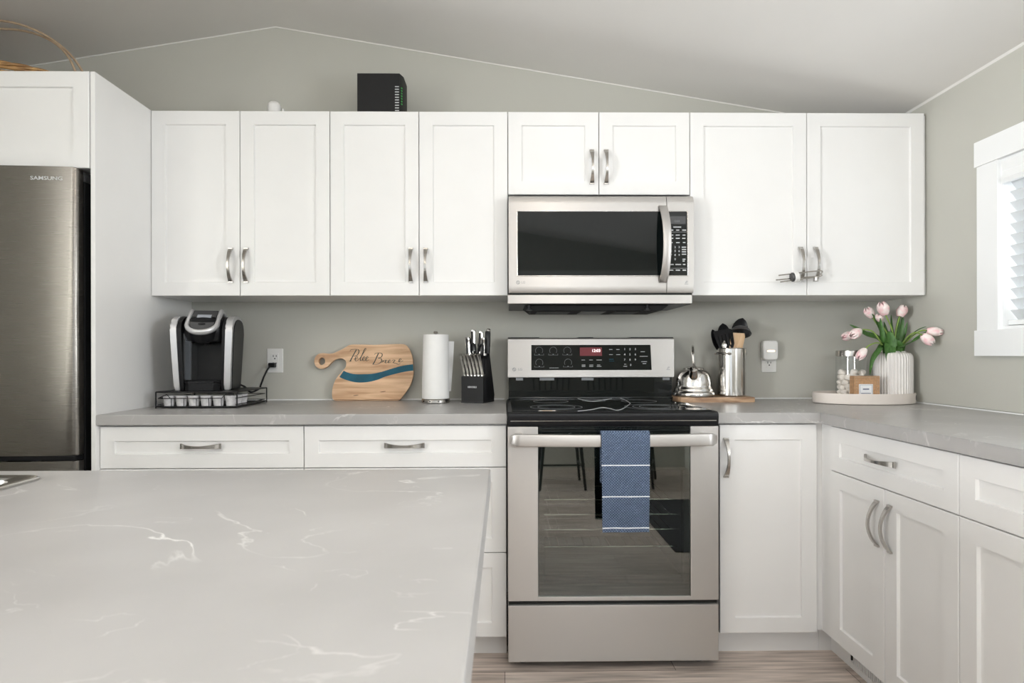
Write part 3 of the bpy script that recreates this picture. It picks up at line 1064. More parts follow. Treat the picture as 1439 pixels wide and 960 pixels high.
finish('bezel', bm, 'chrome', mpan)
# bowed bar handle
hx = mx(932.5)
za, zc_ = mz(397.5), mz(289.5)
bm = B()
rings = []
for i in range(33):
    s = -1 + 2 * i / 32
    z = (za + zc_) / 2 + s * (zc_ - za) / 2
    bow = 0.050 * (1 - abs(s) ** 2.4)
    yy = -bow - 0.002
    wv = 0.0165
    th = 0.007
    cx = hx - 0.0045 * (s * s) + 0.001
    rings.append([(cx - wv, yy, z), (cx + wv, yy, z), (cx + wv, yy - th * 0.6, z), (cx + wv * 0.6, yy - th, z), (cx - wv * 0.6, yy - th, z), (cx - wv, yy - th * 0.6, z)])
loft(bm, rings)
finish('handle', bm, 'steel', mdoor, 40)
# markings
pxm = lambda px, py, s=0.0: (mx(px, py), mz(py))
bm = B()


def put(bm, s, px, py, h, fn=None, bold=0.0):
    cx, cz = mx(px, py), mz(py)
    text_into(bm, s, h, lambda u, v, d: (cx + u, -0.0013 - d, cz + v), 0.0004, bold=bold)


def bar(bm, px0, px1, py, hh, conv, y):
    a = conv(px0, py); b = conv(px1, py)
    box(bm, a[0], b[0], y - 0.0004, y, a[1] - hh / 2, a[1] + hh / 2)


for py, row in ((347.5, '123'), (353, '456'), (358.6, '789')):
    for px, s in zip((943.2, 948.6, 954.2), row):
        put(bm, s, px, py, 0.0115, bold=0.0002)
put(bm, '0', 948.6, 364.4, 0.0115, bold=0.0002)
for py, spans in ((319.2, ((946, 957),)), (323.5, ((940, 946), (950, 954.5), (958.5, 964))), (330.5, ((940, 946), (949.5, 955), (959, 963))),
                  (335.0, ((940.5, 946), (949.5, 955), (958.5, 963))), (341.0, ((940.5, 945), (950, 955), (959.5, 963))),
                  (347.5, ((958, 964),)), (350.8, ((958, 964),)), (354, ((958, 964),)), (357.4, ((958, 964),)), (364.5, ((959, 963),)), (367, ((959, 962),)),
                  (371.8, ((940, 946.5), (949, 957), (959.5, 963))), (379.8, ((941, 946), (949.5, 955.5), (959, 964)))):
    for a, b in spans:
        bar(bm, a, b, py, 0.0042, pxm, -0.0013)
for py in (326.2, 377.2):
    bar(bm, 939.5, 964.5, py, 0.0008, pxm, -0.0013)
finish('keypad_markings', bm, 'label', mpan)
bm = B(); a, b = pxm(941.5, 314.6), pxm(963.5, 303.8); box(bm, a[0], b[0], -0.0016, -0.0008, a[1], b[1]); finish('display', bm, 'grey', mpan)
bm = B(); put(bm, '12:03', 951, 311, 0.011); finish('display_digits', bm, 'label_dim', mpan)


def roundel(bm, cx, cz, y, r):
    """round badge with two cut strokes, then the two letters beside it"""
    lathe(bm, [(r * 0.72, 0), (r, 0), (r, 0.0005), (r * 0.72, 0.0005), (r * 0.72, 0)], 28, mtx=Matrix.Translation((cx, y, cz)) @ Matrix.Rotation(PI / 2, 4, 'X'))
    box(bm, cx - r * 0.12, cx + r * 0.12, y - 0.0005, y, cz - r * 0.5, cz + r * 0.5)
    box(bm, cx - r * 0.12, cx + r * 0.5, y - 0.0005, y, cz - r * 0.5, cz - r * 0.28)
    lathe(bm, [(0, 0), (r * 0.17, 0), (r * 0.17, 0.0005), (0, 0.0005)], 12, mtx=Matrix.Translation((cx - r * 0.4, y, cz + r * 0.3)) @ Matrix.Rotation(PI / 2, 4, 'X'))


def star_badge(bm, cx, cz, y, w):
    box(bm, cx - w, cx + w, y - 0.0004, y, cz - w, cz - w * 0.78)
    text_into(bm, '*', w * 2.6, lambda u, v, d: (cx + w * 0.3 + u, y - d, cz + v - w * 0.2), 0.0004)
    text_into(bm, 'e', w * 1.7, lambda u, v, d: (cx - w * 0.35 + u, y - d, cz + v), 0.0004, shear=0.3)


bm = B()
a = pxm(728.0, 397.0); roundel(bm, a[0], a[1], -0.0002, 0.0075)
a = pxm(735.3, 397.0); text_into(bm, 'LG', 0.0135, lambda u, v, d: (a[0] + u, -0.0002 - d, a[1] + v), 0.0004)
finish('brand_badge', bm, 'label_dim', mdoor)
bm = B(); a = pxm(964.5, 396.8); star_badge(bm, a[0], a[1], -0.0002, 0.008); finish('energy_badge', bm, 'label_dim', mpan)
# underside
zb = mz(427.0)
bm = B()
prism(bm, [(mx(738), zb - 0.0005), (mx(748), zb - 0.022), (mx(936), zb - 0.022), (mx(946), zb - 0.0005)], 0.07, 0.33, lambda u, v, d: (u, d, v))
finish('underside_pan', bm, 'void', t)
for q, (pa, pb) in enumerate(((757, 806), (822, 858), (872, 908))):
    bm = B(); box(bm, mx(pa), mx(pb), 0.10, 0.28, zb - 0.0255, zb - 0.0222, 0.001)
    finish('grease_filter' if q != 1 else 'lamp_cover', bm, 'black_matte' if q != 1 else 'grey', t)
for px in (744, 914):
    bm = B(); lathe(bm, [(0, 0), (0.006, 0), (0.006, -0.016), (0.0135, -0.018), (0.0135, -0.023), (0, -0.024)], 20, (mx(px), 0.055, zb)); finish('screw_knob', bm, 'black', t)

# ---------------------------------------------------------------- range
YR = 2.107
ro = Vector(((X(713.6, YR, 720) + X(1010.0, YR, 720)) / 2, YR, 0))
qx = lambda px, py=720, Y=YR: X(px, Y, py) - ro.x
qz = lambda py, px=860, Y=YR: Z(py, px, Y)
t = thing('range', 'stainless electric range with glass oven door and black cooktop', 'range', ro)
x0, x1 = qx(713.6), qx(1010.0)
body_d = YW - YR - 0.004
zc = qz(590.0)
# carcass with an open oven
ox0, ox1 = qx(764), qx(962)
oz0, oz1 = qz(815), qz(655)
bm = B()
box(bm, x0 + 0.003, ox0, 0.045, body_d, 0.035, zc); box(bm, ox1, x1 - 0.003, 0.045, body_d, 0.035, zc)
box(bm, ox0, ox1, 0.045, body_d, 0.035, oz0); box(bm, ox0, ox1, 0.045, body_d, oz1, zc)
box(bm, ox0, ox1, 0.50, body_d, oz0, oz1)
finish('body', bm, 'black', t)
for k, py in enumerate((701, 722, 743, 767)):
    z = qz(py, 860, YR + 0.09)
    bm = B()
    tube(bm, [(ox0 + 0.004, 0.08, z), (ox1 - 0.004, 0.08, z)], 0.0024, 8)
    tube(bm, [(ox0 + 0.004, 0.46, z), (ox1 - 0.004, 0.46, z)], 0.0024, 8)
    for i in range(15):
        x = ox0 + 0.03 + (ox1 - ox0 - 0.06) * i / 14
        tube(bm, [(x, 0.078, z + 0.002), (x, 0.46, z + 0.002)], 0.0014, 6)
    finish('oven_rack', bm, 'chrome', t)
# door
dz0, dz1, gz = qz(844.5), qz(599.5), qz(838.5)
gx0, gx1 = qx(756.3), qx(970.5)
bm = B()
box(bm, x0, gx0, 0.0, 0.044, dz0, dz1, 0.0025); box(bm, gx1, x1, 0.0, 0.044, dz0, dz1, 0.0025)
box(bm, gx0 - 0.001, gx1 + 0.001, 0.0, 0.044, dz0, gz, 0.002)
odoor = finish('oven_door', bm, 'steel', t)
odoor['label'] = 'steel oven door with a dark window'
bm = B(); box(bm, gx0 + 0.0005, gx1 - 0.0005, 0.003, 0.008, gz + 0.0005, dz1 - 0.024, 0.0005); finish('oven_window', bm, 'oven_glass', odoor)
# black printed border behind the glass
bm = B()
bo = 0.022
for a in ((gx0, gx0 + bo, gz, dz1), (gx1 - bo, gx1, gz, dz1), (gx0 + bo, gx1 - bo, gz, gz + 0.046), (gx0 + bo, gx1 - bo, qz(662), dz1)):
    box(bm, a[0], a[1], 0.0095, 0.043, a[2], a[3])
finish('window_border', bm, 'void', odoor)
bm = B(); box(bm, gx0 + 0.0005, gx1 - 0.0005, 0.002, 0.009, dz1 - 0.023, dz1, 0.001)
for k in range(2):
    box(bm, gx0 + 0.004, gx1 - 0.004, -0.0008, 0.0025, dz1 - 0.009 - 0.010 * k, dz1 - 0.006 - 0.010 * k, 0.0008)
finish('door_vent', bm, 'black_glass', odoor)
# handle: wide shallow bar curving back to the door at both ends
bm = B()
rings = []
YH = YR - 0.055
hx0, hx1 = qx(717.5, 618, YH), qx(1008.5, 618, YH)
hzt, hzb = Z(609.5, 860, YH), Z(627.0, 860, YH)
n = 44
for i in range(n + 1):
    s = -1 + 2 * i / n
    x = (hx0 + hx1) / 2 + s * (hx1 - hx0) / 2
    out = -0.056 - 0.006 * (1 - s * s)
    e = max(0.0, (abs(s) - 0.955) / 0.045)
    yy = out + 0.012 * e * e
    cz = (hzt + hzb) / 2 - 0.0025 * (1 - s * s)
    hh_ = (hzt - hzb) / 2 * (1 - 0.35 * e ** 2)
    ring = []
    for k in range(12):
        a = 2 * PI * k / 12
        ring.append((x, yy + 0.009 * math.copysign(abs(math.cos(a)) ** 0.6, math.cos(a)), cz + hh_ * math.copysign(abs(math.sin(a)) ** 0.6, math.sin(a))))
    rings.append(ring)
loft(bm, rings)
for sx in (-1, 1):
    xx = (hx0 + hx1) / 2 + sx * ((hx1 - hx0) / 2 - 0.030)
    box(bm, xx - 0.014, xx + 0.014, -0.05, 0.002, hzb + 0.004, hzt - 0.004, 0.003)
finish('door_handle', bm, 'steel', odoor, 40)
# storage drawer
bm = B(); box(bm, x0 + 0.0005, x1 - 0.0005, 0.0, 0.044, qz(930.0), qz(850.5), 0.003); finish('storage_drawer', bm, 'steel', t)
bm = B(); box(bm, x0 + 0.003, x1 - 0.003, 0.012, 0.044, qz(850.7), dz0 - 0.0003); finish('drawer_gap', bm, 'black_glass', t)
for sx in (-1, 1):
    for yy in (0.07, 0.58):
        bm = B(); lathe(bm, [(0, 0), (0.018, 0), (0.018, 0.01), (0.008, 0.014), (0.008, 0.036), (0, 0.036)], 20, (sx * (x1 - 0.055), yy, 0)); finish('foot', bm, 'grey', t)
# cooktop: glass sheet in a black frame with a rounded front
ct = qz(579.0)
prof = [(0.0, zc - 0.022), (-0.004, zc - 0.010), (-0.006, ct - 0.016), (-0.004, ct - 0.006), (0.004, ct - 0.001), (0.012, ct), (0.62, ct), (0.62, zc - 0.0), (0.046, zc), (0.044, zc - 0.022)]
bm = B(); prism(bm, prof, x0 + 0.0005, x1 - 0.0005, lambda u, v, d: (d, u, v), 0.002)
finish('cooktop_frame', bm, 'black', t, 30)
bm = B(); box(bm, x0 + 0.014, x1 - 0.014, 0.022, 0.585, ct + 0.0002, ct + 0.004, 0.002); ctop = finish('cooktop_glass', bm, 'black_glass', t)
bm = B(); box(bm, x0 + 0.012, x1 - 0.012, 0.0005, 0.003, zc - 0.0205, zc - 0.018); box(bm, x0 + 0.01, x1 - 0.01, -0.0068, -0.0035, zc - 0.004, zc - 0.0022)
finish('trim_line', bm, 'chrome', t)
# printed burner outlines
bm = B()
zq = ct + 0.0041


def ringmark(bm, cx, cy, r, w=0.0016):
    lathe(bm, [(r - w, 0), (r, 0), (r, 0.0003), (r - w, 0.0003), (r - w, 0)], 56, (cx, cy, zq))


for cx, cy, rs in ((-0.19, 0.16, (0.10, 0.072)), (0.19, 0.16, (0.115, 0.085, 0.06)), (-0.19, 0.43, (0.075,)), (0.19, 0.43, (0.075,)), (0, 0.46, (0.05,))):
    for r in rs:
        ringmark(bm, cx, cy, r)
finish('burner_markings', bm, 'label_dim', ctop)
# two crossing bow lines on the glass come after the controls
# backguard
YG = 2.700
g = YG - YR
gt, gb = Z(475.5, 830, YG), Z(530.5, 830, YG)
kx = lambda px, py=500: X(px, YG, py) - ro.x
kz = lambda py, px=830: Z(py, px, YG)
bx0, bx1 = kx(713.6), kx(947.5)
bm = B()
prism(bm, [(g + 0.006, gt + 0.002), (g + 0.0, gt - 0.004), (g + 0.0, gb + 0.004), (g + 0.002, gb), (g + 0.05, gb), (g + 0.085, gb), (g + 0.085, gt + 0.002)],
      bx0, bx1, lambda u, v, d: (d, u, v), 0.0015)
bg = finish('backguard', bm, 'steel', t, 25)
bm = B(); box(bm, bx0 + 0.004, bx1 - 0.008, g + 0.012, g + 0.08, ct + 0.012, gb - 0.0005); box(bm, bx0 + 0.002, bx1 - 0.002, 0.586, g + 0.08, ct + 0.0005, ct + 0.012, 0.003)
finish('back_riser', bm, 'black_glass', t)
for a, b in ((713.8, 758), (813, 834), (887, 946.5)):
    bm = B(); box(bm, kx(a), kx(b), g + 0.0065, g + 0.084, gt + 0.0022, gt + 0.0052, 0.001)
    finish('steam_vent', bm, 'black', bg)
for a, b in ((725, 735), (758.5, 779), (817.5, 834.5), (932, 942)):
    bm = B(); box(bm, kx(a), kx(b), g + 0.0090, g + 0.0118, gb - 0.0135, gb - 0.001)
    finish('riser_slot', bm, 'label_dim', t)
tilt = math.atan2(0.006, (gt - gb) - 0.008)
fy = lambda z: g
bm = B()
oc = [(kx(746.6), kz(484.8)), (kx(914.0), kz(484.8)), (kx(915.8), kz(520.2)), (kx(746.6), kz(520.2))]
prism(bm, oc, 0.001, -0.0012, lambda u, v, d: (u, fy(v) + d, v), 0.0006)
cp = finish('control_glass', bm, 'black_glass', bg)
cpy = lambda z: fy(z) - 0.0013
conv = lambda px, py: (kx(px, py), kz(py))


def pbar(bm, px0, px1, py, hh, w=0.0004):
    a, b = conv(px0, py), conv(px1, py)
    y = cpy(a[1])
    box(bm, a[0], b[0], y - w, y, a[1] - hh / 2, a[1] + hh / 2)


def ptext(bm, s, px, py, size, bold=0.0):
    a = conv(px, py)
    text_into(bm, s, size, lambda u, v, d: (a[0] + u, cpy(a[1] + v) - d, a[1] + v), 0.0004, bold=bold)


for cx, cy in ((757.6, 492.8), (777.4, 492.8), (797.2, 492.8), (757.8, 509.6), (798.2, 509.6)):
    bm = B()
    a = conv(cx, cy)
    y = cpy(a[1])
    pts = [(a[0] + 0.0165 * math.cos(b_), y - 0.0003, a[1] + 0.0165 * math.sin(b_)) for b_ in [PI * (-0.2 + 1.4 * k / 24) for k in range(25)]]
    tube(bm, pts, 0.0007, 4)
    pbar(bm, cx - 6.6, cx - 1.0, cy + 6.2, 0.0009); pbar(bm, cx + 1.0, cx + 6.6, cy + 6.2, 0.0009)
    pbar(bm, cx - 6.6, cx - 6.2, cy + 5.2, 0.006); pbar(bm, cx + 6.2, cx + 6.6, cy + 5.2, 0.006)
    pbar(bm, cx - 0.8, cx + 0.8, cy + 5.4, 0.0045)
    finish('burner_touch_marking', bm, 'label_dim', cp)
bm = B()
pbar(bm, 772, 785, 517.0, 0.0014)
for py, row in ((491.0, '123'), (498.4, '456'), (505.8, '789')):
    for px, s in zip((877.8, 885.2, 892.8), row):
        ptext(bm, s, px, py, 0.0125, 0.0002)
ptext(bm, '0', 886.2, 513.2, 0.0125, 0.0002)
for py, spans in ((491.3, ((856, 860.5), (866, 870.5))), (498.5, ((856, 861), (866, 871.5))), (506, ((817, 822), (828, 833), (838, 845.5))), (513.0, ((817.5, 822.5), (828, 833.5), (839, 843.5))),
                  (515.0, ((817.5, 822.5), (828, 833.5), (838.5, 845))), (512, ((877, 880),)), (515, ((876, 881),)), (494.5, ((900, 906),)), (501, ((899, 910),)), (508.5, ((901, 909),)), (511.2, ((903, 908),))):
    for a, b in spans:
        pbar(bm, a, b, py, 0.0021)
finish('control_markings', bm, 'label', cp)
bm = B(); pbar(bm, 856, 862, 505, 0.0022); pbar(bm, 856, 863, 507.6, 0.0014); finish('start_marking', bm, 'epoxy', cp)
bm = B(); a, b = conv(814.8, 500.2), conv(845.8, 488.4); prism(bm, [(a[0], a[1]), (b[0], a[1]), (b[0], b[1]), (a[0], b[1])], 0.0004, -0.0003, lambda u, v, d: (u, cpy(v) + d, v)); dsp = finish('display', bm, 'red_display', cp)
bm = B(); a = conv(837.5, 493.0)
text_into(bm, '12:03', 0.0185, lambda u, v, d: (a[0] + u, cpy(a[1]) - 0.0004 - d, a[1] + v), 0.0003, bold=0.0003); finish('clock_digits', bm, 'digits', dsp)
bm = B()
a = conv(722.6, 519.0); roundel(bm, a[0], a[1], fy(a[1]) - 0.0003, 0.0085)
a2 = conv(731.0, 519.0); text_into(bm, 'LG', 0.0155, lambda u, v, d: (a2[0] + u, fy(a2[1]) - 0.0003 - d, a2[1] + v), 0.0004)
finish('brand_badge', bm, 'label_dim', bg)
bm = B(); a = conv(939.0, 517.5); star_badge(bm, a[0], a[1], fy(a[1]) - 0.0002, 0.0085); finish('energy_badge', bm, 'label_dim', bg)

# wire-thin pale bow lines on the cooktop glass
bm = B()
def cook(px, py):
    d = ray(px, py); s = (zq - CAMZ) / d.z
    return Vector((d.x * s - ro.x, d.y * s - ro.y, zq + 0.0002))
pts1 = [(812, 560.4), (830, 564.0), (850, 562.0), (866, 559.2), (878, 562.0), (886, 567.0)]
pts2 = [(812, 578.0), (830, 576.0), (846, 573.0), (858, 574.5), (868, 576.8), (878, 573.0), (886, 567.0)]
for p_ in (pts1, pts2):
    tube(bm, smooth_path([cook(*q) for q in p_], 6), 0.0012, 5, flat=0.4)
finish('bow_lines', bm, 'label', ctop)

# towel over the oven handle
to = Vector(((X(844, YH - 0.012, 680) + X(913, YH - 0.012, 680)) / 2, YH, Z(608, 880, YH)))
t = thing('dish_towel', 'blue waffle dish towel with white stripes hanging on the oven handle', 'towel', to)
YT = YH - 0.0215
w2 = (X(913.0, YT, 680) - X(844.5, YT, 680)) / 2
zb = Z(748, 880, YT) - to.z
path = [(-0.0205, zb)]
for k in range(1, 24): path.append((-0.0205 + 0.0015 * math.sin(k * 0.5), zb + (-0.010 - zb) * k / 24))
path += [(-0.0185, -0.004), (-0.013, 0.0015), (-0.005, 0.0042), (0.004, 0.0035), (0.0105, -0.002), (0.0125, -0.012)]
for k in range(1, 12): path.append((0.0125, -0.012 - 0.18 * k / 12))


def towel_strip(bm, pth, wd, th, off):
    rings = []
    for i, (y, z) in enumerate(pth):
        p0, p1 = pth[max(i - 1, 0)], pth[min(i + 1, len(pth) - 1)]
        tx = Vector((p1[0] - p0[0], p1[1] - p0[1])).normalized()
        nx, nz = -tx.y, tx.x        # outwards (towards the viewer on the front flap)
        f = max(0.0, min(1.0, z / zb)) if y < 0 else 0.3
        hw_ = wd * (1 - 0.045 * f)
        r = []
        for k in range(17):
            s = -1 + 2 * k / 16
            wv = 0.0016 * math.sin(s * 5 + 1.0) * f
            r.append((s * hw_, y + nx * off - wv * 1.0, z + nz * off))
        for k in range(16, -1, -1):
            s = -1 + 2 * k / 16
            wv = 0.0016 * math.sin(s * 5 + 1.0) * f
            r.append((s * hw_, y + nx * (off + th) - wv * 1.0, z + nz * (off + th)))
        rings.append(r)
    loft(bm, rings)


bm = B(); towel_strip(bm, path, w2, 0.0035, 0.0); finish('cloth', bm, 'towel', t, 60)
for py in (654.0, 697.8, 742.0):
    z = Z(py, 880, YT) - to.z
    bm = B(); 
    ii = min(range(25), key=lambda i: abs(path[i][1] - z))
    y_ = path[ii][0]
    towel_strip(bm, [(y_, z - 0.0019), (y_, z), (y_, z + 0.0019)], w2 * 1.002, 0.0058, -0.0012)
    finish('stripe', bm, 'stripe', t)
# ---------------------------------------------------------------- things on top of the cabinets
# network box
YQ = 2.56
rt = Z(103.0, 534, YQ)
xa, xb = X(502.0, YQ, 130), X(565.5, YQ, 130)
t = thing('router', 'black boxy router with a column of lights on top of the upper cabinets', 'router', ((xa + xb) / 2, YQ, uz1 + 0.0005))
h_, w_ = rt - uz1, (xb - xa) / 2
bm = B(); prism(bm, [(-w_, 0.0), (w_ - 0.012, 0.0), (w_, 0.035), (w_, 0.12), (-w_, 0.12)], 0.0, h_, lambda u, v, d: (u, v, d), 0.002); finish('case', bm, 'black_matte', t, 20)
bm = B()
for k in range(10):
    z = h_ - 0.060 - k * 0.0115
    box(bm, w_ - 0.032, w_ - 0.015, -0.0006, 0.0004, z, z + 0.004)
finish('light_window', bm, 'label', t)
bm = B()
for k in range(7):
    z = h_ - 0.060 - k * 0.0115
    box(bm, w_ - 0.0075, w_ - 0.0035, 0.011, 0.020, z, z + 0.003, mtx=None)
finish('status_light', bm, 'led', t)

# small white rounded gadget
YS = 2.60
xs_ = X(385.5, YS, 150)
t = thing('smart_sensor', 'small white dome-topped gadget on top of the upper cabinets', 'sensor', (xs_, YS, uz1 + 0.0005))
hs = Z(142.6, 385, YS) - uz1
r_ = (X(394.5, YS, 150) - X(376.0, YS, 150)) / 2
bm = B(); lathe(bm, [(0, 0), (r_ * 0.96, 0), (r_, 0.006), (r_, hs - r_ * 0.95)] + [(r_ * math.cos(a), hs - r_ * 0.95 + r_ * 0.95 * math.sin(a)) for a in [PI / 2 * k / 8 for k in range(1, 8)]] + [(0, hs)], 32); finish('housing', bm, 'plastic_white', t)
bm = B(); lathe(bm, [(0, 0), (0.006, 0), (0.0055, hs - r_ * 1.25), (0.004, hs - r_ * 1.15), (0, hs - r_ * 1.15)], 14, (r_ + 0.011, 0.0, 0)); box(bm, r_ - 0.004, r_ + 0.011, -0.004, 0.004, 0.0, 0.01); finish('peg', bm, 'plastic_white', t)

# cane basket on the fridge cabinet
t = thing('cane_basket', 'oval cane basket with tall hoop handles on the fridge cabinet', 'basket', (-2.08, 2.45, fz1 + 0.0005))
bm = B()
rim_z = 0.082
for k in range(6):
    z = 0.006 + (rim_z - 0.012) * k / 5
    f = 0.82 + 0.18 * k / 5
    tube(bm, [(0.33 * f * math.cos(a), 0.215 * f * math.sin(a), z) for a in [2 * PI * i / 48 for i in range(48)]], 0.0066, 6, closed=True)
for i in range(36):
    a = 2 * PI * i / 36
    tube(bm, [(0.33 * f_ * math.cos(a), 0.215 * f_ * math.sin(a), z_) for f_, z_ in ((0.82, 0.004), (0.91, 0.04), (1.0, rim_z))], 0.003, 5)
box(bm, -0.19, 0.19, -0.12, 0.12, 0.001, 0.005)
finish('woven_body', bm, 'rattan', t)
bm = B()
for k in range(3):
    ph = k * 2 * PI / 3
    tube(bm, [((0.33 + 0.006 * math.cos(ph + 9 * a)) * math.cos(a), (0.215 + 0.006 * math.cos(ph + 9 * a)) * math.sin(a), rim_z + 0.006 + 0.006 * math.sin(ph + 9 * a)) for a in [2 * PI * i / 120 for i in range(120)]], 0.0055, 6, closed=True)
finish('braided_rim', bm, 'rattan', t)
for sgn in (-1, 1):
    bm = B()
    pts = []
    for i in range(33):
        a = PI * i / 32
        pts.append((0.352 * math.cos(a), sgn * (0.03 - 0.055 * math.sin(a) ** 2), rim_z - 0.02 + 0.275 * math.sin(a) + 0.004 * sgn))
    tube(bm, pts, 0.0046, 7)
    finish('hoop_handle', bm, 'rattan_pale', t)

# ---------------------------------------------------------------- lock on the wide upper cabinet
o_y = YU - 0.036
lk = X(1118, o_y, 389)
t = thing('cabinet_lock', 'sliding metal and white safety lock looped through the upper cabinet handles', 'lock', (lk, o_y, Z(389.5, 1118, o_y)))
px2 = lambda px, py: (X(px, o_y, py) - lk, Z(py, px, o_y) - t.location.z)
bm = B()
# long loop: two rods joined by the bend round the right handle
a = px2(1093.5, 387.3); b = px2(1150, 380.8); c = px2(1152.5, 385.5); d_ = px2(1149, 389.0); e = px2(1095.5, 396.5)
pts = [(a[0], -0.004, a[1])] + [(b[0], -0.004, b[1]), (c[0], -0.004, c[1]), (d_[0], -0.006, d_[1])] + [(e[0], -0.006, e[1])]
tube(bm, smooth_path(pts, 6), 0.0027, 8)
finish('loop_rod', bm, 'nickel', t)
bm = B()
a = px2(1091, 393.3); b = px2(1146, 388.5)
tube(bm, [(a[0], 0.004, a[1]), (b[0], 0.004, b[1])], 0.0027, 8)
finish('slide_rod', bm, 'nickel', t)
ang = math.atan2(px2(1095.5, 396.5)[1] - px2(1149, 389)[1], px2(1149, 389)[0] - px2(1095.5, 396.5)[0])
R_ = Matrix.Rotation(math.radians(8), 4, 'Y') if False else Matrix.Rotation(math.radians(-8), 4, 'Y')
bm = B(); lathe(bm, [(0, -0.012), (0.020, -0.012), (0.0225, -0.009), (0.0225, 0.004), (0.020, 0.007), (0, 0.007)], 28, mtx=Matrix.Translation((0.001, -0.003, 0)) @ R_ @ Matrix.Rotation(PI / 2, 4, 'Y')); finish('lock_body', bm, 'plastic_white', t)
bm = B(); lathe(bm, [(0, 0), (0.019, 0), (0.019, 0.006), (0.016, 0.009), (0, 0.009)], 24, mtx=Matrix.Translation((-0.011, -0.003, 0)) @ R_ @ Matrix.Rotation(-PI / 2, 4, 'Y')); finish('release_button', bm, 'grey', t)
bm = B(); q = px2(1146, 392); lathe(bm, [(0, -0.009), (0.008, -0.009), (0.009, -0.006), (0.009, 0.006), (0.008, 0.009), (0, 0.009)], 18, (q[0], -0.004, q[1])); finish('end_stop', bm, 'nickel', t)

# ---------------------------------------------------------------- coffee corner
DF, DBk = 2.393, 2.690
dx0, dx1 = X(219.0, DF, 560), X(333.0, DF, 560)
dh = 0.069
t = thing('pod_drawer', 'black wire pod drawer under the coffee maker', 'pod drawer', ((dx0 + dx1) / 2, (DF + DBk) / 2, ZC + 0.0004))
hw, hd = (dx1 - dx0) / 2, (DBk - DF) / 2
w = 0.0028
bm = B()
for z in (0.006, dh - 0.004):
    tube(bm, [(-hw, -hd, z), (hw, -hd, z), (hw, hd, z), (-hw, hd, z)], w, 8, closed=True)
for x in (-hw, hw):
    for y in (-hd, hd):
        tube(bm, [(x, y, 0.0), (x, y, dh - 0.003)], w, 8)
finish('frame', bm, 'black', t)
bm = B(); box(bm, -hw + 0.002, hw - 0.002, -hd + 0.002, hd - 0.002, dh - 0.006, dh - 0.001, 0.001); finish('top_shelf', bm, 'black', t)
bm = B()
q = 0.012
tube(bm, [(-hw + 0.01, -hd - 0.003, 0.04), (-hw + 0.045, -hd - 0.003, 0.056), (-hw + 0.06, -hd - 0.003, 0.040), (hw - 0.06, -hd - 0.003, 0.040), (hw - 0.045, -hd - 0.003, 0.056), (hw - 0.01, -hd - 0.003, 0.056)], 0.0018, 7)
tube(bm, [(-hw + 0.01, -hd - 0.003, 0.040), (-hw + 0.06, -hd - 0.003, 0.040)], 0.0018, 7)
for z in (0.014, 0.040):
    for s in (-1, 1):
        tube(bm, [(s * (hw - 0.006), -hd + 0.004, z), (s * (hw - 0.006), hd - 0.004, z)], 0.0018, 7)
    tube(bm, [(-hw + 0.006, hd - 0.004, z), (hw - 0.006, hd - 0.004, z)], 0.0018, 7)
box(bm, -hw + 0.005, hw - 0.005, -hd - 0.001, hd - 0.005, 0.0045, 0.0065)
for k in range(1, 6):
    x = -hw + 0.012 + (2 * hw - 0.024) * k / 6
    tube(bm, [(x, -hd - 0.001, 0.006), (x, -hd - 0.001, 0.04)], 0.0015, 6)
finish('sliding_drawer', bm, 'black', t)
dloc = t.location.copy()


def pod(x, y, label):
    t = thing('coffee_pod', label, 'coffee pod', (dloc.x + x, dloc.y + y, dloc.z + 0.0068), 0, 'pods in the wire drawer')
    bm = B(); lathe(bm, [(0, 0), (0.0175, 0), (0.0185, 0.003), (0.0225, 0.040), (0.0245, 0.0405), (0.0245, 0.042), (0.022, 0.0425)], 24); finish('cup', bm, 'pod', t)
    bm = B(); lathe(bm, [(0, 0.0432), (0.023, 0.0430), (0.0236, 0.0422), (0, 0.0422)], 24); finish('lid', bm, 'plastic_white', t)


ordn = ['leftmost', 'second from the left', 'third from the left', 'fourth from the left', 'fifth from the left', 'rightmost']
for k in range(6):
    pod(-hw + 0.012 + (2 * hw - 0.024) * (k + 0.5) / 6, -hd + 0.030, 'pale coffee pod, %s in the front row of the wire drawer' % ordn[k])
pod(hw - 0.037, -hd + 0.081, 'pale coffee pod behind the rightmost front one, seen through the drawer side')
pod(hw - 0.037, -hd + 0.131, 'pale coffee pod third from the front along the drawer\'s right side')

# brewer
cm = thing('coffee_maker', 'black and silver single-serve coffee maker standing on the pod drawer', 'coffee maker',
           (X(293, 2.54, 540) + 0.004, 2.535, ZC + dh + 0.0004), math.radians(13))
H = 0.335
tp = lambda x, z: x * (0.90 + 0.10 * min(1, z / 0.24))      # slight taper towards the foot


def sideprof(off=0.0):
    raw = [(-0.098, 0.0), (-0.104, 0.02), (-0.112, 0.13), (-0.116, 0.235), (-0.112, 0.262), (-0.098, 0.284), (-0.070, 0.300), (-0.025, 0.310), (0.035, 0.308), (0.085, 0.296), (0.108, 0.272), (0.110, 0.22), (0.100, 0.05), (0.098, 0.0)]
    return raw


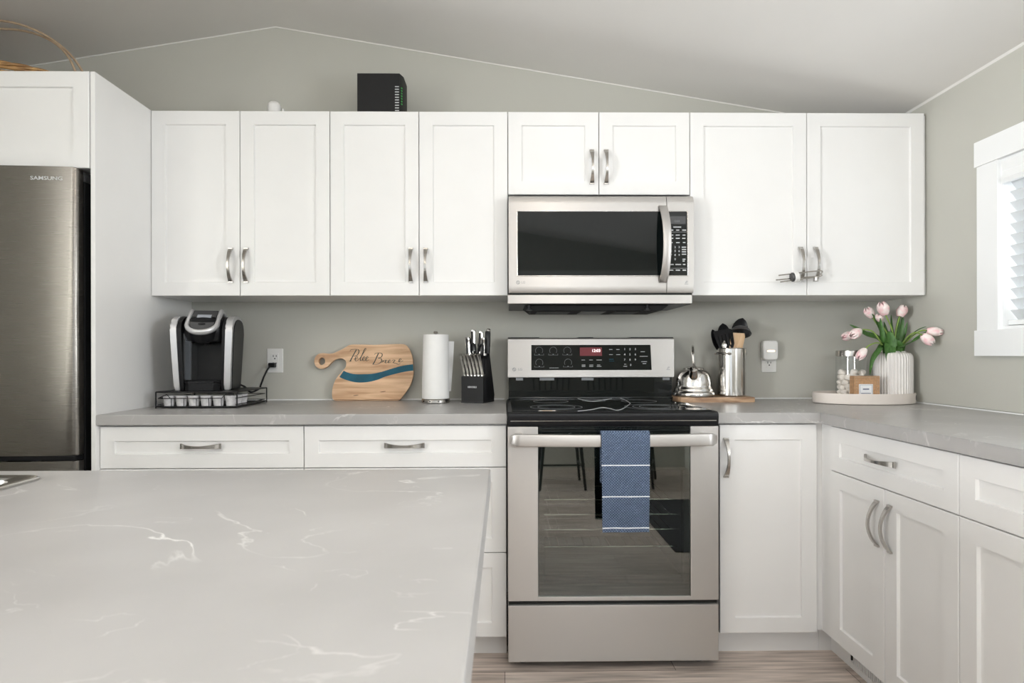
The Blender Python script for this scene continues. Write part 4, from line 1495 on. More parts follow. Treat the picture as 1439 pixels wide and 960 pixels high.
for s, nm in ((-1, 'left'), (1, 'right')):
    bm = B()
    prof = smooth_path([(0, y, z) for y, z in sideprof()], 3)
    pr = [(v.y, v.z) for v in prof]
    a_, b_ = (0.0895 if s > 0 else 0.093, 0.116)
    prism(bm, pr, s * a_, s * b_, lambda u, v, d: (tp(d, v), u, v), 0.006)
    finish('side_shell', bm, 'silver', cm, 35)
    bm = B(); prism(bm, [(u + 0.004, v - 0.004 if v > 0.02 else v) for u, v in pr], s * 0.0768, s * (a_ - 0.0002), lambda u, v, d: (tp(d, v), u, v), 0.002)
    finish('side_rail', bm, 'black', cm, 35)
    bm = B()
    c = Vector((-0.002 + 0.012, 0.15))
    pr2 = [(c.x + (y - c.x) * 0.87 + 0.012, 0.003 + (z - 0.003) * 0.955) for y, z in pr]
    prism(bm, pr2, s * 0.110, s * 0.1185, lambda u, v, d: (tp(d, v), u, v), 0.002)
    finish('side_panel', bm, 'black', cm, 35)
# back tower and overhanging head
bm = B()
loft(bm, [[(tp(x, z), y, z) for x, y in ((-0.0765, 0.0), (0.0765, 0.0), (0.0765, 0.098), (-0.0765, 0.098))] for z in (0.002, 0.1, 0.2, 0.27, 0.300)])
finish('tower', bm, 'black', cm)
bm = B()
rings = []
for z, fy_, by_, hw_ in ((0.196, -0.085, 0.02, 0.060), (0.203, -0.100, 0.06, 0.074), (0.235, -0.112, 0.09, 0.0762), (0.262, -0.112, 0.10, 0.0762), (0.290, -0.095, 0.10, 0.0762), (0.305, -0.070, 0.095, 0.072)):
    r = []
    for k in range(13):
        a = PI + PI * k / 12
        r.append((hw_ * math.copysign(abs(math.cos(a)) ** 0.45, math.cos(a)), fy_ + 0.05 + 0.05 * -abs(math.sin(a)) ** 0.7, z))
    r += [(hw_, by_, z), (-hw_, by_, z)]
    rings.append(r)
loft(bm, rings)
finish('brew_head', bm, 'black', cm, 40)
# lid with control face: tilted plane, silver horseshoe, grey screen
P0, P1 = Vector((0, -0.146, 0.236)), Vector((0, -0.030, 0.331))
ev = (P1 - P0).normalized(); en = Vector((0, -ev.z, ev.y))
LL = (P1 - P0).length


def face(u, v, d=0.0):
    p = P0 + ev * v + en * d
    return Vector((u, p.y, p.z))


def horseshoe(w, v0, v1, n=20):
    pts = [(-w, v1)]
    for k in range(n + 1):
        a = PI + PI * k / n
        pts.append((w * math.cos(a), v0 + w * 0.95 + w * 0.95 * math.sin(a)))
    pts.append((w, v1))
    return pts


bm = B()
base = horseshoe(0.058, 0.0, LL)
lo = [bm.verts.new(face(u, v, -0.055 + 0.03 * v / LL)) for u, v in base]
hi = [bm.verts.new(face(u, v, -0.001)) for u, v in base]
for i in range(len(base)):
    j = (i + 1) % len(base)
    bm.faces.new((lo[i], lo[j], hi[j], hi[i]))
bm.faces.new(lo[::-1]); bm.faces.new(hi)
finish('lid', bm, 'black', cm, 40)
hs_ = smooth_path([(a, b, 0) for a, b in horseshoe(0.056, 0.004, LL - 0.012)], 2)
band = [(-0.055, 0.062, 0.303), (-0.056, 0.015, 0.319), (-0.0565, -0.018, 0.3265)] + [tuple(face(p.x, p.y, -0.002)) for p in hs_] + [(0.0565, -0.018, 0.3265), (0.056, 0.015, 0.319), (0.055, 0.062, 0.303)]
bm = B(); tube(bm, smooth_path(band, 2), 0.0125, 10, flat=0.75)
finish('lid_band', bm, 'silver', cm, 60)
bm = B(); prism(bm, [(-0.034, 0.300), (-0.034, 0.329), (-0.02, 0.332), (0.015, 0.326), (0.065, 0.308), (0.075, 0.298)], -0.050, 0.050, lambda u, v, d: (d, u, v), 0.003)
finish('lid_top', bm, 'black', cm, 40)
bm = B(); prism(bm, horseshoe(0.0455, 0.014, LL - 0.004), 0.0, 0.005, lambda u, v, d: face(u, v, d), 0.001); ctrl = finish('control_face', bm, 'grey', cm)
bm = B(); prism(bm, [(-0.027, 0.078), (0.027, 0.078), (0.027, 0.114), (-0.027, 0.114)], 0.0045, 0.0062, lambda u, v, d: face(u, v, d)); finish('screen', bm, 'lcd', ctrl)
bm = B(); prism(bm, [(0.014 * math.cos(a) , 0.050 + 0.006 * math.sin(a)) for a in [2 * PI * k / 16 for k in range(16)]], 0.0045, 0.0068, lambda u, v, d: face(u, v, d)); finish('brew_button', bm, 'black', ctrl)
bm = B(); box(bm, -0.062, 0.062, -0.002, 0.0, 0.04, 0.198, 0); 
finish('cavity_back', bm, 'black_matte', cm)
bm = B()
loft(bm, [[(x, y, z) for x, y in ((-0.066, -0.098), (-0.045, -0.122), (0.045, -0.122), (0.066, -0.098), (0.066, 0.0), (-0.066, 0.0))] for z in (0.0, 0.030)])
finish('drip_base', bm, 'black', cm, 25)
bm = B()
loft(bm, [[(x, y, z) for x, y in ((-0.069, -0.098), (-0.047, -0.126), (0.047, -0.126), (0.069, -0.098), (0.066, -0.003), (-0.066, -0.003))] for z in (0.031, 0.037)])
for k in range(7):
    box(bm, -0.05, 0.05, -0.11 + 0.014 * k, -0.105 + 0.014 * k, 0.037, 0.0385)
finish('drip_tray', bm, 'black', cm, 25)
bm = B(); lathe(bm, [(0, 0.19), (0.012, 0.188), (0.016, 0.197), (0.016, 0.2), (0, 0.2)], 18, (0, -0.05, 0)); finish('spout', bm, 'black', cm)
bm = B()
box(bm, -0.0755, -0.040, -0.096, -0.012, 0.040, 0.236, 0.004)
o = finish('water_tank', bm, 'glass', cm); o['label'] = 'clear water tank'
# cord from the back of the brewer to the outlet
ox_, oz_ = X(387.0, YW, 507), (Z(490.5, 387, YW), Z(524.0, 387, YW))
plug = Vector((X(385.0, YW, 513), YW - 0.0085, Z(513, 385, YW)))
inv = (Matrix.Translation(cm.location) @ Matrix.Rotation(math.radians(13), 4, 'Z')).inverted()
cpts = [Vector((cm.location.x + 0.03, cm.location.y + 0.105, ZC + dh + 0.03)), Vector((cm.location.x + 0.09, cm.location.y + 0.13, ZC + dh + 0.006)), P(352, 551, 2.685), P(364, 546.5, 2.715), P(366.5, 541, 2.735), P(371, 529, 2.755), P(376.5, 518.5, 2.765), P(381, 513.5, 2.775)]
bm = B()
tube(bm, [inv @ p for p in smooth_path(cpts, 6)], 0.0042, 8)
finish('power_cord', bm, 'black', cm)
bm = B(); pl = inv @ plug
box(bm, -0.014, 0.016, -0.028, 0.0, -0.011, 0.011, 0.004, mtx=Matrix.Translation(pl) @ Matrix.Rotation(math.radians(-13), 4, 'Z'))
finish('plug', bm, 'black', cm)

# ---------------------------------------------------------------- outlets
def outlet(px, py0, py1, label, pxw):
    x, z = X(px, YW, (py0 + py1) / 2), (Z(py0, px, YW) + Z(py1, px, YW)) / 2
    hw_, hh_ = pxw / 2 * YW / FPX, (Z(py0, px, YW) - Z(py1, px, YW)) / 2
    t = thing('power_outlet', label, 'outlet', (x, YW, z))
    bm = B(); plate(bm, -hw_, hw_, -hh_, hh_, -0.0003, -0.0055, 0.004, 0.002); finish('face_plate', bm, 'plastic_white', t)
    bm = B(); plate(bm, -hw_ * 0.47, hw_ * 0.47, -hh_ * 0.62, hh_ * 0.62, -0.005, -0.0078, 0.004, 0.0006); rc = finish('receptacle', bm, 'plastic_white', t)
    bm = B()
    for s in (1, -1):
        c = s * hh_ * 0.30
        box(bm, -0.0085, -0.0055, -0.0081, -0.0070, c, c + 0.010); box(bm, 0.0055, 0.0085, -0.0081, -0.0070, c + 0.001, c + 0.009)
        lathe(bm, [(0, 0), (0.0032, 0), (0.0032, 0.001), (0, 0.001)], 12, mtx=Matrix.Translation((0, -0.0071, c - 0.007)) @ Matrix.Rotation(PI / 2, 4, 'X'))
    finish('socket_slots', bm, 'black', rc)
    return t


outlet(387.0, 490.0, 524.0, 'white wall outlet with the coffee maker plugged in', 22)
outlet(1080.0, 488.5, 523.3, 'white wall outlet behind and below the night light', 21)
zn0, zn1 = Z(506.0, 1081, YW - 0.02), Z(478.8, 1081, YW - 0.02)
t = thing('night_light', 'white plug-in night light glowing softly on the wall right of the pot', 'night light', (X(1081, YW - 0.02, 492), YW - 0.0082, (zn0 + zn1) / 2))
hw_ = (X(1091.7, YW - 0.02) - X(1070.8, YW - 0.02)) / 2
hh_ = (zn1 - zn0) / 2
bm = B(); plate(bm, -hw_, hw_, -hh_, hh_, -0.0001, -0.030, 0.014, 0.004); finish('housing', bm, 'plastic_white', t)
bm = B(); plate(bm, -hw_ * 0.68, hw_ * 0.68, -hh_ * 0.22, hh_ * 0.72, -0.029, -0.0312, 0.008, 0.0006); finish('lens', bm, 'plastic_white', t)
bm = B(); plate(bm, -hw_ * 0.52, hw_ * 0.52, -hh_ * 0.18, hh_ * 0.03, -0.0305, -0.0318, 0.006, 0.0004); finish('glowing_strip', bm, 'night', t)

# ---------------------------------------------------------------- cutting board
ZS = 8.994
BY = 2.752
bo = thing('cutting_board', 'wooden cutting board with handle, blue wave and written words, against the wall', 'cutting board',
           (X(507, BY, 562), BY, ZC + 0.0005), (math.radians(-5.0), 0, 0))
bsc = BY / FPX


def bpt(q):
    return ((430 + q[0] / ZS - 507.0) * bsc, (470 + 834 / ZS - (470 + q[1] / ZS)) * bsc * 1.004)


outl = [(95, 330), (110, 280), (150, 242), (210, 232), (280, 240), (340, 232), (400, 205), (460, 175), (520, 138), (570, 125), (700, 126), (850, 129), (1000, 123), (1150, 119), (1235, 125), (1278, 160), (1310, 215), (1335, 290), (1346, 380), (1350, 450), (1345, 530), (1320, 620), (1285, 690), (1240, 750), (1205, 797), (1175, 828), (1100, 833), (1000, 833), (700, 833), (500, 833), (380, 832), (345, 815), (333, 780), (330, 730), (337, 660), (360, 590), (395, 530), (440, 475), (480, 430), (498, 395), (498, 350), (480, 318), (440, 301), (390, 303), (340, 326), (300, 365), (260, 405), (220, 425), (170, 430), (130, 410), (105, 375)]
ol = [bpt((p.x, p.y)) for p in smooth_path([(a, b, 0) for a, b in outl], 3, closed=True)]
hole = [bpt((192 + 42 * math.cos(a), 336 + 47 * math.sin(a))) for a in [2 * PI * k / 24 for k in range(24)]]
TH = 0.019
bm = B()


def loop(pts, d):
    vs_ = [bm.verts.new((u, d, v)) for u, v in pts]
    return vs_, [bm.edges.new((vs_[i], vs_[(i + 1) % len(vs_)])) for i in range(len(vs_))]


f_o, fe = loop(ol, 0.0); f_h, fhe = loop(hole, 0.0)
b_o, be = loop(ol, TH); b_h, bhe = loop(hole, TH)
bmesh.ops.triangle_fill(bm, use_beauty=True, edges=fe + fhe)
bmesh.ops.triangle_fill(bm, use_beauty=True, edges=be + bhe)
for a, b in ((f_o, b_o), (f_h, b_h)):
    for i in range(len(a)):
        j = (i + 1) % len(a)
        bm.faces.new((a[i], a[j], b[j], b[i]))
brd = finish('board', bm, 'acacia', bo)
# bark-dark live edges
bm = B()
for rng in (range(30, 72),):
    tube(bm, [(u, 0.0015, v) for u, v in [bpt((x, y)) for x, y in ((520, 139), (570, 127), (700, 128), (850, 132), (1000, 126), (1150, 121), (1235, 127))]], 0.0016, 5)
    tube(bm, [(u, 0.0005, v) for u, v in [bpt((x, y)) for x, y in ((360, 822), (420, 820), (520, 822), (700, 826), (860, 820), (1000, 824), (1150, 820), (1180, 822))]], 0.0020, 5)
finish('live_edge', bm, 'acacia_dark', bo)
bm = B()
for cx, cy, l in ((630, 765, 34), (970, 720, 36)):
    prism(bm, [bpt((cx + l * math.cos(a), cy - 0.12 * l * math.cos(a) + 6 * math.sin(a))) for a in [2 * PI * k / 14 for k in range(14)]], -0.0004, 0.0004, lambda u, v, d: (u, d, v))
finish('knot', bm, 'acacia_dark', brd)
bm = B()
up_ = smooth_path([(470, 456, 0), (520, 478, 0), (600, 497, 0), (700, 500, 0), (830, 494, 0), (950, 470, 0), (1080, 430, 0), (1200, 397, 0), (1300, 381, 0), (1346, 377, 0)], 5)
lw_ = smooth_path([(1349, 456, 0), (1250, 469, 0), (1130, 495, 0), (1000, 530, 0), (900, 570, 0), (800, 595, 0), (700, 605, 0), (600, 598, 0), (500, 570, 0), (440, 546, 0), (418, 533, 0)], 5)
prism(bm, [bpt((p.x, p.y)) for p in up_ + lw_], -0.0007, TH * 0.5, lambda u, v, d: (u, d, v))
o = finish('resin_river', bm, 'epoxy', bo); o['label'] = 'blue resin wave'
strokes = [
    [(625, 190), (600, 235), (572, 290), (550, 335)], [(545, 212), (552, 194), (580, 187), (640, 186), (657, 205), (650, 240), (625, 265), (590, 276)], [(535, 336), (566, 334)],
    [(603, 310), (630, 302), (645, 286), (636, 275), (618, 288), (610, 313), (620, 332), (650, 320), (690, 270), (730, 210), (746, 182), (740, 172), (724, 192), (697, 258), (677, 308), (682, 330), (705, 316), (728, 300), (736, 285), (723, 278), (708, 298), (708, 324), (727, 330), (748, 312), (767, 298), (776, 285), (763, 278), (748, 300), (748, 324), (762, 332), (788, 316)],
    [(905, 235), (880, 290), (856, 345), (838, 374)], [(858, 252), (866, 238), (900, 231), (940, 235), (953, 255), (940, 285), (902, 299), (938, 304), (946, 332), (922, 362), (882, 376), (832, 376)],
    [(948, 358), (966, 325), (962, 345), (985, 322), (1000, 326)],
    [(985, 350), (1010, 338), (1016, 325), (1002, 323), (990, 345), (999, 360), (1026, 348), (1050, 335), (1056, 322), (1042, 321), (1031, 342), (1038, 358), (1068, 342)],
    [(1073, 334), (1092, 322), (1116, 325), (1092, 352), (1108, 360), (1132, 366), (1158, 376), (1184, 366)],
    [(1150, 348), (1184, 327), (1196, 311), (1182, 305), (1166, 325), (1172, 346), (1194, 344), (1218, 330)]]
bm = B()
for st in strokes:
    sp = smooth_path([(a, b, 0) for a, b in st], 5) if len(st) > 2 else [Vector((a, b, 0)) for a, b in st]
    pts = [bpt((p.x, p.y)) for p in sp]
    N_ = len(pts)
    # slanted-pen look: down strokes thick, hairlines thin
    rad = []
    for i in range(N_):
        q0, q1 = pts[max(i - 1, 0)], pts[min(i + 1, N_ - 1)]
        dx_, dz_ = q1[0] - q0[0], q1[1] - q0[1]
        l_ = math.hypot(dx_, dz_) + 1e-9
        rad.append(0.0009 + 0.0010 * max(0.0, (-dz_ / l_)) ** 1.5 if len(st) > 4 else (0.0021 if st[0][1] < st[-1][1] - 30 else 0.0012))
    tube(bm, [(u, -0.0002, v) for u, v in pts], rad, 6)
finish('lettering', bm, 'ink', brd)

# ---------------------------------------------------------------- paper towels
PY_ = 2.640
t = thing('paper_towel_holder', 'upright steel holder under the roll of paper towels', 'holder', (X(612.5, PY_, 560), PY_, ZC + 0.0004))
pb = t.location.copy()
bm = B(); lathe(bm, [(0, 0), (0.060, 0), (0.063, 0.003), (0.063, 0.014), (0.060, 0.018), (0, 0.019)], 48); finish('base', bm, 'nickel', t)
bm = B()
for k in range(4):
    a = -PI / 2 + 0.6 * (k - 1.5)
    lathe(bm, [(0, 0), (0.0035, 0), (0.0035, 0.002), (0, 0.0028)], 12, mtx=Matrix.Translation((0.0625 * math.cos(a), 0.0625 * math.sin(a), 0.009)) @ Matrix.Rotation(a, 4, 'Z') @ Matrix.Rotation(PI / 2, 4, 'Y'))
finish('rivet', bm, 'black', t)
hp = Z(465.5, 612, PY_) - pb.z
bm = B(); lathe(bm, [(0.005, 0.018), (0.005, hp - 0.014), (0.009, hp - 0.011), (0.0105, hp - 0.006), (0.008, hp - 0.001), (0, hp)], 18); finish('rod', bm, 'nickel', t)
t = thing('paper_towel_roll', 'white paper towel roll standing between the cutting board and knife block', 'paper towels', (pb.x, pb.y, pb.z + 0.0195))
hr = Z(470.5, 612, PY_) - t.location.z
bm = B()
rings = []
n = 56
for z, f in ((0.0, 1.0), (0.002, 1.015), (hr * 0.3, 1.0), (hr * 0.7, 0.955), (hr - 0.002, 0.915), (hr, 0.905)):
    r = []
    for i in range(n):
        a = 2 * PI * i / n
        rad = 0.0595 + 0.0012 * math.sin(3 * a + 1)
        lf = f if math.cos(a) < 0 else 1 + (f - 1) * 0.25       # the outer sheet leans out on the left
        r.append((rad * math.cos(a) * lf - 0.002, rad * math.sin(a), z))
    rings.append(r)
loft(bm, rings)
lathe(bm, [(0.0215, hr - 0.05), (0.0215, hr + 0.0012), (0.0195, hr + 0.0012), (0.0195, hr - 0.05)], 24)
finish('roll', bm, 'paper', t, 50)
bm = B()
pth = [(0.045, 0.040), (0.056, 0.046), (0.066, 0.056), (0.077, 0.060)]
r0 = [(x, y, hr * 0.10) for x, y in [(0.045, 0.040), (0.052, 0.043), (0.058, 0.048), (0.063, 0.05)]]
r1 = [(x, y, hr * 0.55) for x, y in [(0.045, 0.040), (0.054, 0.044), (0.063, 0.052), (0.072, 0.056)]]
r2 = [(x, y, hr * 0.90) for x, y in pth]
vs2 = [[bm.verts.new(p) for p in r] for r in (r0, r1, r2)] 
vs3 = [[bm.verts.new((p[0] - 0.001, p[1] + 0.0015, p[2])) for p in r] for r in (r0, r1, r2)]
for g_, fl in ((vs2, 1), (vs3, -1)):
    for a, b in zip(g_, g_[1:]):
        for i in range(3):
            bm.faces.new((a[i], a[i + 1], b[i + 1], b[i]))
for a, b in zip(vs2, vs3):
    pass
for i in range(3):
    for k in (0, 2):
        bm.faces.new((vs2[k][i], vs2[k][i + 1], vs3[k][i + 1], vs3[k][i]))
for i in range(2):
    for k in (0, 3):
        bm.faces.new((vs2[i][k], vs2[i + 1][k], vs3[i + 1][k], vs3[i][k]))
finish('loose_sheet', bm, 'paper', t, 50)

# ---------------------------------------------------------------- knife block
KY = 2.665
kb = thing('knife_block', 'black knife block with silver-handled knives left of the range', 'knife block', (X(671.5, KY, 560), KY, ZC + 0.0004), math.radians(-21))
kw = 0.053
bm = B(); prism(bm, [(-0.062, 0.006), (-0.062, 0.116), (-0.030, 0.126), (-0.030, 0.006)], -kw, kw, lambda u, v, d: (d, u, v), 0.002); finish('front_step', bm, 'black_matte', kb)
bm = B(); prism(bm, [(-0.0295, 0.006), (-0.0295, 0.196), (0.014, 0.222), (0.072, 0.030), (0.066, 0.006)], -kw, kw, lambda u, v, d: (d, u, v), 0.003); finish('body', bm, 'black', kb)
bm = B(); prism(bm, [(-0.064, 0.0), (-0.064, 0.006), (0.066, 0.006), (0.062, 0.0)], -kw - 0.001, kw + 0.001, lambda u, v, d: (d, u, v), 0.001); finish('foot', bm, 'black', kb)
bm = B(); text_into(bm, 'HENCKELS', 0.0105, lambda u, v, d: (u * 0.86, -0.0621 - d, 0.070 + v), 0.0006, bold=0.0003); finish('brand_lettering', bm, 'label', kb)
KR = Matrix.Rotation(math.radians(-21), 4, 'Z')


def knife(name, label, cat, lx, ly, lz, tilt, L, w, th, style, lean=0.0, grp=None):
    """the handle starts at the slot and leans back; blade hidden in the block"""
    p = kb.location + (KR @ Vector((lx, ly, lz)))
    t = thing(name, label, cat, p, (Matrix.Rotation(math.radians(-21), 4, 'Z') @ Matrix.Rotation(tilt, 4, 'X') @ Matrix.Rotation(lean, 4, 'Y')).to_euler(), grp)
    if style == 'steak':
        bm = B(); pts = [(0, 0, 0.0), (0, 0.001, 0.012), (0, -0.001, L * 0.5), (0, -0.006, L * 0.85), (0, -0.012, L)]
        tube(bm, smooth_path(pts, 4), [w * f for f in [0.85] * 4 + [0.95] * 4 + [1.0] * 4 + [1.12] * 4 + [1.1]], 10, flat=1.0); finish('handle', bm, 'chrome', t)
        bm = B(); box(bm, -0.0008, 0.0008, -0.007, 0.007, -0.05, 0.0); finish('blade', bm, 'chrome', t)
    else:
        bm = B()
        rings = []
        for i in range(13):
            s = i / 12
            ww = w * (0.82 + 0.10 * math.sin(s * PI * 1.5) + 0.28 * max(0, s - 0.75) / 0.25)
            tt = th * (1 if s < 0.95 else 0.8)
            rings.append([(math.copysign(abs(math.cos(a)) ** 0.6, math.cos(a)) * tt, math.copysign(abs(math.sin(a)) ** 0.6, math.sin(a)) * ww - 0.006 * s * s, L * s) for a in [2 * PI * k / 12 for k in range(12)]])
        loft(bm, rings); finish('handle', bm, 'black' if style == 'dark' else 'chrome', t)
        bm = B()
        if style == 'dark': lathe(bm, [(0, L), (0.009, L), (0.010, L + 0.006), (0.006, L + 0.012), (0, L + 0.013)], 14)
        else: box(bm, -th * 0.35, th * 0.35, -w * 1.08 - 0.003, w * 0.95 - 0.003, L * 0.1, L - 0.002)
        finish('end_cap' if style == 'dark' else 'tang', bm, 'nickel' if style == 'dark' else 'black', t)
        bm = B(); box(bm, -0.001, 0.001, -w, w, -0.06, 0.0); finish('blade', bm, 'chrome', t)
    return t


so = ['leftmost', 'second from the left', 'third from the left', 'fourth from the left', 'fifth from the left', 'rightmost']
for k in range(6):
    knife('steak_knife', 'steel steak knife, %s in the front row of the knife block' % so[k], 'knife', -0.043 + 0.0172 * k, -0.046, 0.1185, math.radians(8), 0.098, 0.0069, 0, 'steak', math.radians(-6), 'steak knives in the block')
knife('chef_knife', 'large steel-handled knife at the left front of the block\'s upper row', 'knife', -0.036, -0.020, 0.203, math.radians(-2), 0.088, 0.0125, 0.0118, 'big', math.radians(-3))
knife('bread_knife', 'tallest steel-handled knife at the back left of the block', 'knife', -0.022, 0.000, 0.216, math.radians(-6), 0.108, 0.0135, 0.0130, 'big', math.radians(-2))
knife('carving_knife', 'steel-handled knife standing upright behind the scissors in the block', 'knife', 0.012, 0.000, 0.216, math.radians(-8), 0.100, 0.0135, 0.0130, 'big', math.radians(0))
knife('utility_knife', 'smaller steel-handled knife between the scissors and the sharpening steel', 'knife', 0.030, -0.012, 0.209, math.radians(-2), 0.078, 0.010, 0.0108, 'big', math.radians(2))
knife('sharpening_steel', 'black-handled sharpening steel at the right end of the knife block', 'sharpening steel', 0.044, 0.004, 0.218, math.radians(-4), 0.100, 0.0115, 0.0115, 'dark', math.radians(2))
t = thing('kitchen_scissors', 'black-handled kitchen scissors stuck in the knife block', 'scissors', kb.location + (KR @ Vector((0.008, -0.022, 0.201))), (Matrix.Rotation(math.radians(-21), 4, 'Z')).to_euler())
for s, hgt in ((-1, 0.036), (1, 0.030)):
    bm = B()
    tube(bm, [(s * 0.018 + 0.0115 * math.cos(a) * (1.0) + s * 0.002 * math.sin(a), -0.004, hgt + 0.026 * math.sin(a)) for a in [2 * PI * k / 20 for k in range(20)]], 0.0048, 8, closed=True)
    tube(bm, [(s * 0.013, -0.004, hgt - 0.022), (s * 0.005, -0.003, 0.005), (0.0, -0.003, -0.002)], 0.005, 8)
    finish('finger_loop', bm, 'black', t)
bm = B(); box(bm, -0.007, 0.007, -0.004, 0.0, -0.06, 0.006, 0.0005); finish('blades', bm, 'chrome', t)
# ---------------------------------------------------------------- board, kettle, pot with utensils
SBY0, SBY1 = 2.598, 2.792
sbx0, sbx1 = X(949.5, 2.66, 560), X(1061.5, SBY0, 560)
bt = 0.0225
bm = B(); prism(bm, [(p.x, p.y) for p in smooth_path([(sbx0, SBY0 + 0.02, 0), (sbx0 + 0.03, SBY0, 0), ((sbx0 + sbx1) / 2, SBY0 - 0.002, 0), (sbx1 - 0.02, SBY0 + 0.001, 0), (sbx1, SBY0 + 0.018, 0), (sbx1 + 0.002, 2.72, 0), (sbx1 - 0.012, SBY1, 0), ((sbx0 + sbx1) / 2, SBY1, 0), (sbx0 + 0.01, SBY1, 0), (sbx0 - 0.002, 2.72, 0)], 4, closed=True)],
               ZC + 0.0005, ZC + bt, lambda u, v, d: (u, v, d), 0.003)
o = tag(finish('serving_board', bm, 'board'), 'rustic wooden board under the kettle and the pot', 'serving board')
ZB = ZC + bt + 0.0006
KYC = 2.694
kr = (X(1006.5, KYC - 0.03, 550) - X(948.5, KYC - 0.03, 550)) / 2
kt = thing('kettle', 'polished steel dome kettle beside the range', 'kettle', ((X(1006.5, KYC - 0.03, 550) + X(948.5, KYC - 0.03, 550)) / 2, KYC, ZB), math.radians(-17.5))
S = kr / 0.097
hk = Z(514.5, 978, KYC) - ZB
prof = [(0, 0.0), (0.092, 0.0), (0.0975, 0.003), (0.0985, 0.009), (0.0975, 0.017), (0.092, 0.022), (0.089, 0.026), (0.0895, 0.031), (0.086, 0.037), (0.0825, 0.042), (0.0815, 0.050), (0.081, 0.062), (0.078, 0.080), (0.0745, 0.093), (0.069, 0.1035), (0.060, 0.112), (0.049, 0.1185), (0.044, 0.1205)]
bm = B(); lathe(bm, [(r * S, z / 0.132 * hk) for r, z in prof], 56); finish('body', bm, 'chrome', kt, 45)
bm = B(); lathe(bm, [(0.049 * S, 0.118 / 0.132 * hk), (0.047 * S, 0.1225 / 0.132 * hk), (0.03 * S, 0.129 / 0.132 * hk), (0.012 * S, hk), (0, hk)], 40); finish('lid', bm, 'chrome', kt, 45)
bm = B(); tube(bm, smooth_path([(0, -0.060, 0.088), (0, -0.078, 0.106), (0, -0.092, 0.122)], 4), [0.021 - 0.0006 * k for k in range(9)], 18); finish('spout', bm, 'chrome', kt)
bm = B(); lathe(bm, [(0, 0), (0.0165, 0), (0.0175, 0.003), (0.0165, 0.008), (0.006, 0.010), (0.005, 0.007), (0, 0.007)], 20, mtx=Matrix.Translation((0, -0.091, 0.121)) @ Matrix.Rotation(math.radians(50), 4, 'X')); finish('whistle_cap', bm, 'chrome', kt)
hh = Z(487.0, 974, KYC) - ZB
bm = B()
tube(bm, smooth_path([(0.002, -0.045, 0.122), (0.0, -0.060, 0.150), (-0.002, -0.052, hh * 0.86), (-0.003, -0.020, hh - 0.003), (-0.003, 0.020, hh - 0.003), (-0.002, 0.050, hh * 0.86), (0, 0.060, 0.15), (0.001, 0.045, 0.122)], 6), 0.0062, 9, flat=1.0)
finish('handle', bm, 'chrome', kt)

PYC = 2.700
pr_ = (X(1049.5, PYC - 0.02, 530) - X(1009.8, PYC - 0.02, 530)) / 2
pc = Vector(((X(1049.5, PYC - 0.02, 530) + X(1009.8, PYC - 0.02, 530)) / 2, PYC, ZB))
ph = Z(489.0, 1030, PYC - 0.04) - ZB
pt = thing('utensil_pot', 'tall polished steel pot with loop handles holding kitchen utensils', 'pot', pc)
bm = B(); lathe(bm, [(0, 0), (pr_ - 0.004, 0), (pr_, 0.004), (pr_, ph - 0.004), (pr_ + 0.002, ph - 0.002), (pr_ + 0.001, ph), (pr_ - 0.0015, ph - 0.001), (pr_ - 0.002, ph - 0.006), (pr_ - 0.002, 0.004), (0, 0.003)], 56); finish('body', bm, 'chrome', pt, 40)
for ang in (math.radians(222), math.radians(42)):
    bm = B()
    m_ = Matrix.Rotation(ang, 4, 'Z')
    pts = [m_ @ Vector(p) for p in ((pr_ - 0.001, -0.030, ph - 0.026), (pr_ + 0.018, -0.031, ph - 0.026), (pr_ + 0.028, -0.018, ph - 0.026), (pr_ + 0.028, 0.018, ph - 0.026), (pr_ + 0.018, 0.031, ph - 0.026), (pr_ - 0.001, 0.030, ph - 0.026))]
    tube(bm, smooth_path(pts, 5), 0.0058, 9)
    finish('loop_handle', bm, 'chrome', pt)


def utensil(name, label, cat, base, tip, twist, build, Lh):
    """base = where the handle rests in the pot, tip = top of the handle; local +z runs up the handle"""
    base, tip = Vector(base), Vector(tip)
    z = (tip - base).normalized()
    y = (Vector((0, 1, 0)) - z * z.y).normalized()
    x = y.cross(z)
    m_ = Matrix((x, y, z)).transposed().to_4x4() @ Matrix.Rotation(twist, 4, 'Z')
    t = thing(name, label, cat, pc + base, m_.to_euler(), 'utensils in the steel pot')
    build(t, (tip - base).length)
    return t


def handle_rod(t, L, r=0.006, m='black'):
    bm = B(); tube(bm, [(0, 0, 0), (0, 0, L * 0.5), (0, 0, L)], [r, r * 1.1, r * 0.7], 10); finish('handle', bm, m, t)


def paddle(bm, outline, th, bend):
    fn = lambda u, v, d: (u, d - bend * v * v, v)
    prism(bm, outline, -th / 2, th / 2, fn, 0.0006)


